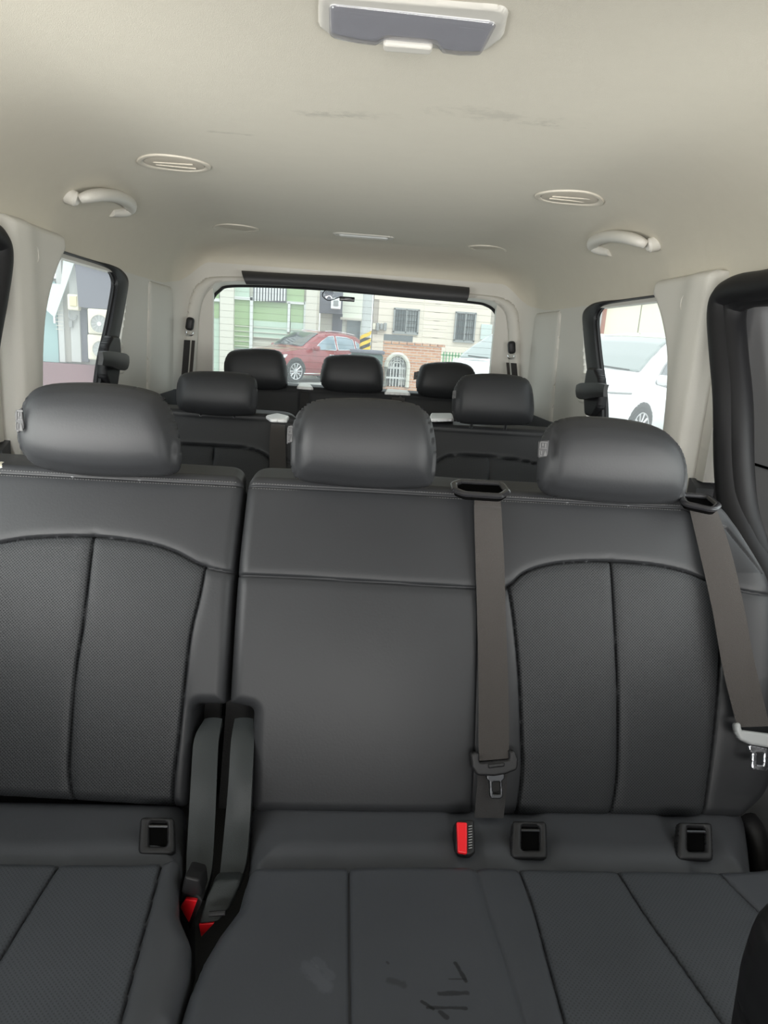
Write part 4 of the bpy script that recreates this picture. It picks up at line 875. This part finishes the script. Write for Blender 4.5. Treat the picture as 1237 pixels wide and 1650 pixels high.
def car(name, label, loc, yaw, prof, belt, hw, L, paint, glassm, wheels, wr, side_win, ws, group=None, lamps=True, sc=1.0, tum=.17):
    root = thing(name, label, 'car', (loc[0], loc[1], 0), group); ca, sa = math.cos(yaw), math.sin(yaw)
    def T_(p): p = np.atleast_2d(p)*sc; q = np.stack([loc[0]+p[:, 0]*ca-p[:, 1]*sa, loc[1]+p[:, 0]*sa+p[:, 1]*ca, p[:, 2]+loc[2]], 1); return q if len(q) > 1 else q[0]
    def half(x): e = min(x/.9, 1); r_ = min((L-x)/.6, 1); return hw*(1-.26*(1-e)**2.2)*(1-.14*(1-r_)**2)
    def sec(x):
        zt = interp(prof, x); w = half(x); bz = min(interp(belt, x), zt-.03); cab = max(0, zt-bz-.03); k = min(1, cab/.5)
        return [(w*.90, .24), (w*.98, .34), (w, .55), (w*1.0, .75), (w*.985, bz-.06), (w*.96, bz), (w*(.96-tum*k*.6), bz+(zt-bz)*.62), (w*(.96-tum*k)-.03, zt-.05), (w*(.96-tum*k)-.14, zt-.008), (w*.35, zt+.012), (0, zt+.018)]
    xs = np.unique(np.concatenate([np.linspace(0, L, 60), [p[0] for p in prof]])); v = []; f = []; n = None
    for x in xs:
        h_ = sec(x); row = [(x, -y, z) for y, z in h_]+[(x, y, z) for y, z in h_[-2::-1]]; n = len(row); v += [tuple(T_(p)) for p in np.array(row)]
    for i in range(len(xs)-1):
        for j in range(n-1): f.append((i*n+j, i*n+j+1, (i+1)*n+j+1, (i+1)*n+j))
        f.append((i*n+n-1, i*n, (i+1)*n, (i+1)*n+n-1))
    f.append(tuple(range(n))); f.append(tuple((len(xs)-1)*n+j for j in range(n)))
    me_o = G().add(v, f).obj('body', paint, root, True)
    def sideY(x, z): h_ = sec(x); zz = [p[1] for p in h_[:9]]; yy = [p[0] for p in h_[:9]]; return np.interp(z, zz, yy)
    def sidemap(sg, off):
        def fn(U, V, H): Y = np.array([sideY(a, b_) for a, b_ in zip(U, V)])+off+H; return T_(np.stack([U, sg*Y, V], 1))
        return fn
    def topmap(off):
        def fn(U, V, H): return T_(np.stack([U, V, interp(prof, U)+.016-.03*np.abs(V/hw)**2+off+H], 1))
        return fn
    for sg in (-1, 1):
        for (pl, nm) in side_win:
            o_ = surf_obj(nm, surf(rpoly(pl, .03), sidemap(sg, .004), .035, T=.01, back=False)[''], glassm[1], root, sharp=0)
            q = rpoly(pl, .03); q = np.vstack([q, q[:1]]); Q = sidemap(sg, .008)(q[:, 0], q[:, 1], q[:, 0]*0); G().tube(Q, .010*sc, 6).obj('window_trim', 'chrome' if 'red' in paint else 'fan_grey', o_, True)
        for wx in wheels:
            c_ = (wx, sg*(half(wx)+.012), wr); 
            surf_obj('wheel_arch', surf(np.array([(wx+(wr+.05)*math.cos(a), max(.26, wr+.02+(wr+.05)*math.sin(a))) for a in np.linspace(0, 2*math.pi, 40, endpoint=False)]), sidemap(sg, .003), .03, T=.02, back=False)[''], 'black_paint', root, sharp=0)
            wheel(c_, wr, .22, root, T_)
        mx_ = ws[0]+.35; yb = sideY(mx_, interp(belt, mx_))
        g = G().box((mx_, sg*(yb+.16), interp(belt, mx_)+.09), (.13, .24, .17), .045); g.v = [tuple(T_(np.array(p))) for p in g.v]; g.obj('mirror', paint, root, True)
        for hx in wheels[:1]:
            for k, dx in enumerate((1.55, 2.45)):
                g = G().box((hx+dx, sg*(sideY(hx+dx, interp(belt, hx+dx)-.12)+.012), interp(belt, hx+dx)-.12), (.20, .03, .03), .008); g.v = [tuple(T_(np.array(p))) for p in g.v]; g.obj('door_handle', 'chrome' if 'red' in paint else paint, root, True)
                pts = sidemap(sg, .002)(np.full(12, hx+dx+.18), np.linspace(.36, interp(belt, hx+dx+.18), 12), np.zeros(12)); G().tube(pts, .005*sc, 5).obj('door_gap', 'fan_grey', root, True)
    x0, x1, w0, w1 = ws
    surf_obj('windscreen', surf(rpoly([(x0, -w0), (x1, -w1), (x1, w1), (x0, w0)], .06), topmap(.012), .05, T=.01, back=False)[''], glassm[0], root, sharp=0)
    g = G().tube([(x0-.05, -w0*.8, interp(prof, x0)+.02), (x0+.03, -w0*.1, interp(prof, x0+.03)+.035)], .012, 6).tube([(x0-.05, .0, interp(prof, x0)+.03), (x0+.03, w0*.7, interp(prof, x0+.03)+.03)], .012, 6); g.v = [tuple(T_(np.array(p))) for p in g.v]; g.obj('wiper', 'black_paint', root)
    return root, T_, sidemap, topmap, interp, half
suv_prof = [(0, .58), (.03, .80), (.12, .93), (.5, 1.02), (1.15, 1.10), (1.35, 1.16), (1.75, 1.40), (2.15, 1.60), (2.6, 1.675), (3.3, 1.67), (3.9, 1.60), (4.25, 1.42), (4.55, 1.12), (4.66, .95), (4.70, .55)]
suv_belt = [(0, .75), (.5, .90), (1.3, 1.02), (3.0, 1.06), (4.3, 1.16), (4.7, .8)]
cF = atZ(476, 617, 0); yaw = math.radians(45)
wx0 = .93
import numpy as _n
half_ = .95
# place so that the near front wheel stands at the photographed spot
loc = cF-np.array([wx0*math.cos(yaw)+half_*math.sin(yaw), wx0*math.sin(yaw)-half_*math.cos(yaw), 0])
R_, T_, sm_, tm_, _i, hf_ = car('red_suv', 'dark red sport utility car parked across the street behind the rear window', (loc[0], loc[1], 0), yaw, suv_prof, suv_belt, .95, 4.70, 'paint_red', ('car_glass', 'car_glass_blue'), (.93, 3.82), .37,
    [([(1.72, 1.08), (2.12, 1.36), (2.45, 1.52), (2.72, 1.55), (2.76, 1.09)], 'front_side_window'), ([(2.84, 1.10), (2.82, 1.55), (3.35, 1.53), (3.62, 1.46), (3.66, 1.13)], 'rear_side_window'), ([(3.74, 1.14), (3.72, 1.43), (4.12, 1.22)], 'quarter_window')],
    (1.34, 2.18, .74, .60))
for sg in (-1, 1):
    surf_obj('headlamp', surf(rpoly([(.10, .74), (.16, .84), (.62, .90), (.50, .78)], .02), sm_(sg, .006), .03, T=.02, back=False)[''], 'headlamp', R_, sharp=0)
    surf_obj('tail_lamp', surf(rpoly([(4.30, .98), (4.32, 1.08), (4.62, 1.02), (4.62, .92)], .02), sm_(sg, .006), .03, T=.02, back=False)[''], 'red_plastic', R_, sharp=0)
    q = sm_(sg, .012)(np.linspace(.55, 4.2, 20), np.full(20, .30), np.zeros(20)); G().tube(q, .018, 6).obj('sill_strip', 'chrome', R_, True)
    q = T_(np.array([(x, sg*.60, interp(suv_prof, x)+.03) for x in np.linspace(2.5, 3.9, 10)])); G().tube(q, .016, 6).obj('roof_rail', 'chrome', R_, True)
g = G().box((.02, 0, .72), (.05, .9, .20), .02); g.v = [tuple(T_(np.array(p))) for p in g.v]; g.obj('grille', 'chrome', R_, True)
van_prof = [(0, .50), (.03, .78), (.15, .98), (.45, 1.12), (.95, 1.25), (1.4, 1.52), (1.85, 1.76), (2.25, 1.91), (2.8, 1.975), (4.4, 1.98), (5.0, 1.93), (5.15, 1.80), (5.22, 1.2), (5.25, .6)]
van_belt = [(0, .7), (.6, .95), (1.2, 1.08), (2.0, 1.06), (5.25, 1.06)]
vwin = [([(1.38, 1.10), (1.72, 1.40), (2.02, 1.60), (2.20, 1.66), (2.34, 1.08), (1.9, 1.02)], 'front_side_window'), ([(2.45, 1.05), (2.32, 1.68), (3.6, 1.75), (3.6, 1.05)], 'sliding_door_window'), ([(3.7, 1.05), (3.7, 1.75), (4.9, 1.72), (4.9, 1.08)], 'rear_side_window')]
yawv = math.radians(38)
def vanat(px, py, label, grp=None, yaw=yawv, side=-1):
    c_ = atZ(px, py, 0); w_ = .98; loc = c_-np.array([1.0*math.cos(yaw)-side*w_*math.sin(yaw), 1.0*math.sin(yaw)+side*w_*math.cos(yaw), 0])
    R_, T_, sm_, tm_, _i, hf_ = car('white_van', label, (loc[0], loc[1], 0), yaw, van_prof, van_belt, .99, 5.25, 'paint_white', ('car_glass_pale', 'car_glass'), (1.0, 4.25), .36, vwin, (1.0, 2.15, .82, .70), grp, tum=.15)
    for sg in (-1, 1):
        surf_obj('headlamp', surf(rpoly([(.06, .50), (.08, .72), (.26, .74), (.22, .50)], .03), sm_(sg, .006), .02, T=.02, back=False)[''], 'headlamp', R_, sharp=0)
    g = G()
    q = T_(np.array([(.085, y, .93) for y in np.linspace(-.66, .66, 14)])); G().tube(q, .020, 6, flat=.8).obj('light_bar', 'fan_grey', R_, True)
    for sg in (-1, 1): G().tube(sm_(sg, .006)(np.linspace(.06, .62, 14), np.full(14, .93), np.zeros(14)), .020, 6, flat=.8).obj('light_bar', 'fan_grey', R_, True)
    return R_
vanat(1025, 722, 'white passenger van parked diagonally outside the right side window', 'white vans')
vanat(842, 694, 'white van of which only the windscreen shows at the rear window edge', 'white vans', yaw=math.radians(40))
# ---- cream tiled house across the street
YH = 27.0
def hw_(x, y): p = atY(x, y, YH); return p[0], p[2]
hx0, hx1 = hw_(598, 560)[0], hw_(835, 560)[0]; 
H = thing('tiled_house', 'cream tiled house with two barred dark windows across the street', 'building', ((hx0+hx1)/2, YH, 0))
G().box(((hx0+hx1)/2, YH+.35, 2.6), (hx1-hx0, .6, 5.2)).obj('wall', 'mortar', H)
tw, th_ = .95, .31; wins = [(636, 497, 672, 538), (735, 503, 762, 551)]
wr_ = [(hw_(a, b_)[0], hw_(c_, d_)[1], hw_(c_, d_)[0], hw_(a, b_)[1]) for a, b_, c_, d_ in wins]
tile_me = G().box((0, 0, 0), (tw-.02, .04, th_-.02), .006, seg=1).obj('wall_tile', 'cream_tile', H).data; first = [o for o in COL.objects if o.data == tile_me][0]
nx_ = int((hx1-hx0)/tw)+1; used = False
for j in range(16):
    for i in range(nx_):
        x = hx0+tw*(i+.5); z = .2+th_*(j+.5)
        if x+tw/2 > hx1+.2: continue
        if any(x+tw*.5 > a+.05 and x-tw*.5 < c_-.05 and z+th_*.5 > b_+.03 and z-th_*.5 < d_-.03 for a, b_, c_, d_ in wr_):
            continue
        if not used: o = first; used = True
        else: o = first.copy(); COL.objects.link(o); o.parent = H; o.matrix_parent_inverse = Matrix.Translation(-Vector(H.location))
        o.location = (x, YH+.03+random.uniform(-.006, .006), z)
for a, b_, c_, d_ in wr_:
    G().box(((a+c_)/2, YH+.04, (b_+d_)/2), (c_-a+1.2, .03, d_-b_+.85)).obj('wall_patch', 'cream_tile', H)
    fr_ = G(); w_ = .06
    for (cx_, cz_, sx_, sz_) in [((a+c_)/2, b_, c_-a+w_, w_*1.6), ((a+c_)/2, d_, c_-a+w_, w_), (a, (b_+d_)/2, w_, d_-b_), (c_, (b_+d_)/2, w_, d_-b_), ((a+c_)/2, (b_+d_)/2, .04, d_-b_)]: fr_.box((cx_, YH-.02, cz_), (sx_, .10, sz_))
    wo = fr_.obj('window', 'fan_grey', H)
    G().box(((a+c_)/2, YH+.02, (b_+d_)/2), (c_-a, .02, d_-b_)).obj('pane', 'dark_pane', wo)
    G().box((a+(c_-a)*.72, YH+.008, (b_+d_)/2), ((c_-a)*.36, .01, (d_-b_)*.9)).obj('blind', 'blind_pane', wo)
    g = G()
    for k in range(9): x = a+(c_-a)*(k+.5)/9; g.box((x, YH-.05, (b_+d_)/2), (.02, .02, d_-b_))
    for k in (1, 2, 3): g.box(((a+c_)/2, YH-.05, b_+(d_-b_)*k/4), (c_-a, .02, .02))
    g.obj('bars', 'black_paint', wo)['kind'] = 'stuff'
a = hw_(775, 522); b_ = hw_(790, 548); tag(G().box(((a[0]+b_[0])/2, YH-.06, (a[1]+b_[1])/2), (b_[0]-a[0], .08, a[1]-b_[1]), .01).obj('wall_notice', 'poster_pale'), 'pale green notice board on the cream house beside its right window', 'notice')
# red brick house beyond at the right edge
a = atY(796, 490, 30); tag(G().box((a[0]+2.2, 30.5, 2.5), (4.4, 1, 5)).obj('brick_house', 'brick'), 'red brick house edge beyond the cream house', 'building')
# cream-green doorway block and shutter shop between
bx0 = atY(513, 540, 26)[0]+.12; bx1 = hx0-.05
Dr = thing('entrance_block', 'pale green tiled entrance block with a dark doorway beside the pole', 'building', ((bx0+bx1)/2, 27, 0))
G().box(((bx0+bx1)/2, 27.35, 2.6), (bx1-bx0, .6, 5.2)).obj('wall', 'green_white_tile', Dr)
def quad(x0, y0, x1, y1, Y, dep, nm, mt, root, bev=0):
    p = atY((x0+x1)/2, y0, Y); q = atY((x0+x1)/2, y1, Y); l_ = atY(x0, (y0+y1)/2, Y); r_ = atY(x1, (y0+y1)/2, Y)
    return G().box(((l_[0]+r_[0])/2, Y+dep/2, (p[2]+q[2])/2), (r_[0]-l_[0], dep, p[2]-q[2]), bev).obj(nm, mt, root)
quad(558, 516, 580, 560, 26.95, .1, 'doorway', 'dark_pane', Dr); quad(548, 512, 584, 516, 26.85, .2, 'lintel', 'plaster', Dr)
quad(515, 470, 552, 505, 26.4, .6, 'awning', 'dark_tarp', Dr); quad(515, 505, 535, 545, 26.95, .1, 'shutter', 'plaster', Dr); quad(535, 505, 551, 545, 26.9, .1, 'side_door', 'dark_tarp', Dr)
ac = thing('wall_unit', 'small white box unit hanging on the dark awning behind the rear camera', 'box', tuple(atY(540, 492, 26.2))); quad(533, 480, 549, 498, 26.0, .25, 'casing', 'lens_white', ac, .03); quad(537, 484, 545, 493, 25.97, .04, 'front_grille', 'fan_grey', ac)
# glazed shop front on the left
sx0 = atY(240, 540, 26)[0]; sx1 = atY(512, 540, 26)[0]
Sh = thing('shop_front', 'glazed shop front with green window panels at the left of the rear window', 'building', ((sx0+sx1)/2, 26, 0))
G().box(((sx0+sx1)/2, 26.6, 2.9), (sx1-sx0, .5, 5.8)).obj('wall', 'plaster', Sh)
for x0, x1 in ((354, 376), (492, 510)): quad(x0, 420, x1, 600, 26.0, .35, 'column', 'plaster', Sh)
for (x0, y0, x1, y1, mt) in [(326, 462, 353, 480, 'green_pane'), (326, 486, 353, 512, 'green_pane'), (326, 512, 353, 600, 'pale_green_pane'), (377, 458, 402, 478, 'pale_green_pane'), (377, 483, 402, 560, 'green_pane'), (377, 515, 402, 562, 'pale_green_pane'),
                             (408, 484, 463, 518, 'green_pane'), (408, 518, 463, 545, 'pale_green_pane'), (468, 488, 489, 520, 'green_pane'), (468, 520, 489, 545, 'pale_green_pane'), (462, 464, 490, 486, 'green_pane'), (408, 455, 462, 484, 'pale_green_pane')]:
    quad(x0, y0, x1, y1, 26.25+(.02 if mt == 'pale_green_pane' else 0)*random.random(), .05, 'pane', mt, Sh)
for (x0, y0, x1, y1) in [(324, 480, 354, 485), (376, 478, 407, 483), (402, 478, 407, 562), (462, 486, 491, 490), (463, 488, 467, 535), (489, 486, 492, 540)]: quad(x0, y0, x1, y1, 26.15, .1, 'frame_bar', 'alu', Sh)
lv = quad(408, 459, 461, 486, 26.12, .05, 'vent_box', 'dark_tarp', Sh)
for k in range(11): quad(410+k*4.7, 460, 412.6+k*4.7, 485, 26.05, .06, 'vent_slat', 'alu', Sh)
for z in range(6): quad(378, 528+z*8, 490, 529+z*8, 26.2, .03, 'panel_line', 'plaster', Sh)
# utility pole with meter boxes and hazard stripes
pb = atY(589, 540, 24.0); PX = thing('utility_pole', 'grey concrete utility pole with yellow and black hazard stripes', 'pole', (pb[0], 24, 0))
G().tube([(pb[0], 24, 0), (pb[0], 24, 6.5)], [.17, .15], 20).obj('shaft', 'concrete', PX, True)
zz = [atY(589, y, 24)[2] for y in (574, 544)]
G().tube([(pb[0], 24, zz[0]), (pb[0], 24, zz[1])], [.18, .18], 20).obj('stripe_band', 'black_paint', PX, True)
for k in range(3):
    v = []; n = 14; z_ = zz[0]+.02+k*.24
    g = G(); pr = []
    for i in range(n+1):
        a = math.pi+math.pi*i/n; pr.append((pb[0]+.187*math.cos(a), 24+.187*math.sin(a), z_+.26*i/n))
    v = [p for p in pr]+[(p[0], p[1], p[2]+.12) for p in pr]; g.add(v, [(i, i+1, n+2+i, n+1+i) for i in range(n)]); g.obj('hazard_stripe', 'yellow', PX)
t = thing('meter_cluster', 'cluster of small meter boxes on the house wall beside the pole', 'meter', tuple(hw_(608, 525)[:1])+(YH-.2, hw_(608, 525)[1]))
for k in range(4): quad(600+k*6, 521-(k % 2), 605+k*6, 531+(k % 2)*2, YH-.2, .18, 'meter_box', 'fan_grey' if k else 'cream_metal', t, .02)
# brick gatehouse wall with arched barred window
YB = 20.0; a0 = atY(616, 590, YB); a1 = atY(709, 590, YB); zt = atY(660, 556, YB)[2]
BW = thing('brick_wall', 'low orange brick wall with a white-barred arched window opposite the middle headrest', 'wall', ((a0[0]+a1[0])/2, YB, 0))
ol = [(a0[0], 0), (a1[0], 0), (a1[0], zt), (a0[0], zt)]
ac_ = atY(639, 600, YB); ar_ = (atY(657, 600, YB)[0]-atY(621, 600, YB)[0])/2; zs = atY(639, 592, YB)[2]
hole = np.array([(ac_[0]+ar_*math.cos(t_), zs+ar_*math.sin(t_)*1.15) for t_ in np.linspace(0, math.pi, 24)]+[(ac_[0]-ar_, .25), (ac_[0]+ar_, .25)])
d = surf(np.array(ol), lambda U, V, H: np.stack([U, YB-H, V], 1), .035, T=.30, holes=[hole]); o = surf_obj('masonry', d[''], 'brick', BW, sharp=40)
g = G()
for x in np.arange(a0[0]+.1, a1[0], .22): g.box((x, YB+.15, zt+.04), (.20, .36, .075), .006, seg=1)
g.obj('coping_bricks', 'brick', BW)['kind'] = 'stuff'
Q = [(p[0], YB-.03, p[1]) for p in hole[:24]]; Q = [(hole[-1][0], YB-.03, .25)]+Q+[(hole[-2][0], YB-.03, .25)]
G().tube(Q, .06, 8).obj('arch_surround', 'plaster', BW, True)
G().box((ac_[0], YB+.32, .9), (ar_*2+.2, .04, 1.6)).obj('dark_backing', 'dark_pane', BW)
for k in range(4): 
    rr = ar_*(.9-.17*k); G().tube([(ac_[0]+rr, YB+.1, .3)]+[(ac_[0]+rr*math.cos(t_), YB+.1, zs+rr*1.15*math.sin(t_)) for t_ in np.linspace(0, math.pi, 20)]+[(ac_[0]-rr, YB+.1, .3)], .022, 6).obj('arched_bar', 'steel_bar', BW, True)
for z_ in (zs-.02, zs-.30): G().box((ac_[0], YB+.1, z_), (ar_*1.9, .05, .05)).obj('cross_bar', 'steel_bar', BW)
for k in range(-2, 3): G().box((ac_[0]+k*.085, YB+.1, .65), (.03, .03, 1.2)).obj('upright_bar', 'steel_bar', BW)
# green fence pieces left and right of the brick wall, dark green container
t = thing('mesh_fence', 'green wire fence to the right of the brick wall', 'fence', (atY(725, 575, 23)[0], 23, 0))
c0 = atY(705, 566, 23); c1 = atY(752, 575, 23)
g = G()
for x in np.arange(c0[0], c1[0], .1): g.box((x, 23, c0[2]/2), (.035, .03, c0[2]))
for k in range(5): g.box(((c0[0]+c1[0])/2, 23, c0[2]*(k+.6)/5), (c1[0]-c0[0], .03, .04))
g.obj('wire_mesh', 'green_fence', t)['kind'] = 'stuff'
for x in (c0[0], c1[0]): G().tube([(x, 23, 0), (x, 23, c0[2]+.06)], .03, 8).obj('fence_post', 'green_fence', t, True)
c0 = atY(566, 562, 19.3); c1 = atY(617, 568, 19.3); t = thing('green_bin', 'dark green covered bin behind the red car, beside the pole', 'bin', ((c0[0]+c1[0])/2, 19.5, 0))
G().box(((c0[0]+c1[0])/2, 19.5, c0[2]/2-.05), (c1[0]-c0[0], .7, c0[2]-.1), .05).obj('container', 'dark_green', t, True)
G().box(((c0[0]+c1[0])/2, 19.48, c0[2]-.05), (c1[0]-c0[0]+.08, .78, .10), .04).obj('lid', 'dark_tarp', t, True)
# ---- left side building (seen through the left window)
YL = 16.6
lx0 = atY(-40, 560, YL)[0]; lx1 = atY(300, 560, YL)[0]-0.2
LB = thing('side_building', 'warm grey building with teal glass door and dark red plinth outside the left window', 'building', ((lx0+lx1)/2, YL, 0))
G().box(((lx0+lx1)/2, YL+.5, 2.6), (lx1-lx0, .6, 5.2)).obj('wall', 'wall_warm_grey', LB)
quad(-40, 585, 215, 622, YL-.1, .5, 'plinth', 'plinth_red', LB)
quad(40, 452, 92, 582, YL+.12, .05, 'glass_door', 'teal_pane', LB); quad(60, 440, 102, 448, YL+.05, .12, 'door_header', 'lens_white', LB); quad(60, 395, 100, 440, YL+.12, .05, 'upper_pane', 'pale_green_pane', LB)
gd = quad(86, 508, 89, 521, YL+.0, .05, 'door_handle', 'chrome', LB)
quad(92, 395, 101, 583, YL+.04, .15, 'column', 'concrete', LB); quad(101, 398, 112, 583, YL+.10, .08, 'column', 'wall_warm_grey', LB)
for k in range(8): quad(90, 488+k*6, 101, 489+k*6, YL+.03, .02, 'notice_line', 'plaster', LB)
quad(112, 395, 127, 583, YL+.06, .15, 'column', 'concrete', LB); quad(127, 498, 141, 583, YL+.12, .15, 'dark_panel', 'dark_tarp', LB)
def pq(pts, Y, dep, nm, mt, root): return G().prism([atY(x, y, Y) for x, y in pts], (0, dep, 0)).obj(nm, mt, root)
pq([(104, 398), (126, 405), (88, 512), (62, 488), (70, 455), (98, 458)], YL-.15, .02, 'hanging_banner', 'poster_pale', LB)
mb_ = thing('electric_meter', 'cream electric meter box on the grey column outside the left window', 'meter', tuple(atY(118, 487, YL-.1)))
quad(108, 474, 126, 500, YL-.15, .19, 'case', 'cream_metal', mb_, .03); quad(112, 477, 123, 493, YL-.18, .05, 'cover', 'meter_box', mb_, .01)
G().tube(crom([atY(112, 500, YL), atY(112, 512, YL-.05), atY(120, 516, YL), atY(124, 508, YL)], 5), .02, 6).obj('conduit', 'fan_grey', mb_, True)
quad(111, 517, 116, 527, YL-.03, .1, 'socket_box', 'fan_grey', LB)
tag(pq([(118, 396), (220, 416), (215, 500), (138, 496), (127, 494)], YL-.2, .05, 'tarpaulin', 'dark_tarp', None), 'dark grey tarpaulin hung on the building above the air conditioners', 'tarpaulin')
for i, (yc, lab) in enumerate(((522, 'upper cream air conditioner unit of the stacked pair outside the left window'), (562, 'lower cream air conditioner unit of the stacked pair outside the left window'))):
    t = thing('air_conditioner', lab, 'air conditioner', tuple(atY(165, yc+18, YL-.4)), 'stacked air conditioners')
    yy = yc+ (0 if i == 0 else 1.5)
    quad(141, yy-23, 205, yy+17.5, YL-.45, .4, 'casing', 'cream_metal', t, .03)
    c_ = atY(160.5+(3 if i else 0), yy+0, YL-.47); r_ = .205
    G().lathe(c_, (0, -1, 0), [(r_, 0), (r_, .03), (r_*.93, .03), (r_*.93, .0)], 32).obj('fan_ring', 'cream_metal', t, True)
    G().lathe(c_, (0, -1, 0), [(r_*.93, .0), (r_*.93, .004), (0, .004)], 32).obj('fan_well', 'fan_grey', t)
    g = G()
    for k in range(3, 10): 
        q = r_*k/10.5; g.tube([c_+(q*math.cos(a), -.02, q*math.sin(a)) for a in np.linspace(0, 2*math.pi, 33)], .0035, 4)
    for k in range(12): a = k*math.pi/6; g.tube([c_+(.04*math.cos(a), -.02, .04*math.sin(a)), c_+(r_*.93*math.cos(a), -.02, r_*.93*math.sin(a))], .004, 4)
    g.obj('fan_guard', 'alu', t)['kind'] = 'stuff'
    G().lathe(c_+(0, -.02, 0), (0, -1, 0), [(.045, 0), (.045, .015), (0, .02)], 20).obj('fan_hub', 'lens_white', t, True)
# ---- warehouse behind the white van on the right
YW = 20.0
wx0_ = atY(973, 520, YW)[0]; wx1_ = atY(1200, 520, YW)[0]
WH = thing('warehouse', 'pale panelled warehouse wall behind the white van', 'building', ((wx0_+wx1_)/2, YW, 0))
G().box(((wx0_+wx1_)/2, YW+.5, 3), (wx1_-wx0_, .6, 6)).obj('wall', 'concrete', WH)
pwid = (atY(1032, 500, YW)[0]-atY(975, 500, YW)[0])
first = G().box((0, 0, 0), (pwid-.03, .08, 6), .01, seg=1).obj('wall_panel', 'warehouse', WH); base_me = first.data
for k in range(5):
    o = first if k == 0 else first.copy()
    if k: COL.objects.link(o); o.parent = WH; o.matrix_parent_inverse = Matrix.Translation(-Vector(WH.location))
    o.location = (wx0_+pwid*(k+.5)+.05, YW+.16, 3)
quad(971, 440, 975, 600, YW, .15, 'corner_strip', 'rust_wood', WH)
YQ = 24.0
RB = thing('old_shop', 'old shop with a red sign band beside the warehouse', 'building', (atY(950, 520, YQ)[0], YQ, 0))
quad(905, 440, 985, 640, YQ+.3, .5, 'wall', 'plaster', RB); quad(930, 487, 972, 503, YQ, .2, 'sign_band', 'red_sign', RB)
quad(959, 489, 966, 503, YQ-.05, .1, 'sign_panel', 'poster_pale', RB); quad(960, 503, 970, 560, YQ+.1, .2, 'post', 'dark_tarp', RB); quad(935, 506, 950, 560, YQ+.2, .15, 'door', 'wall_warm_grey', RB)
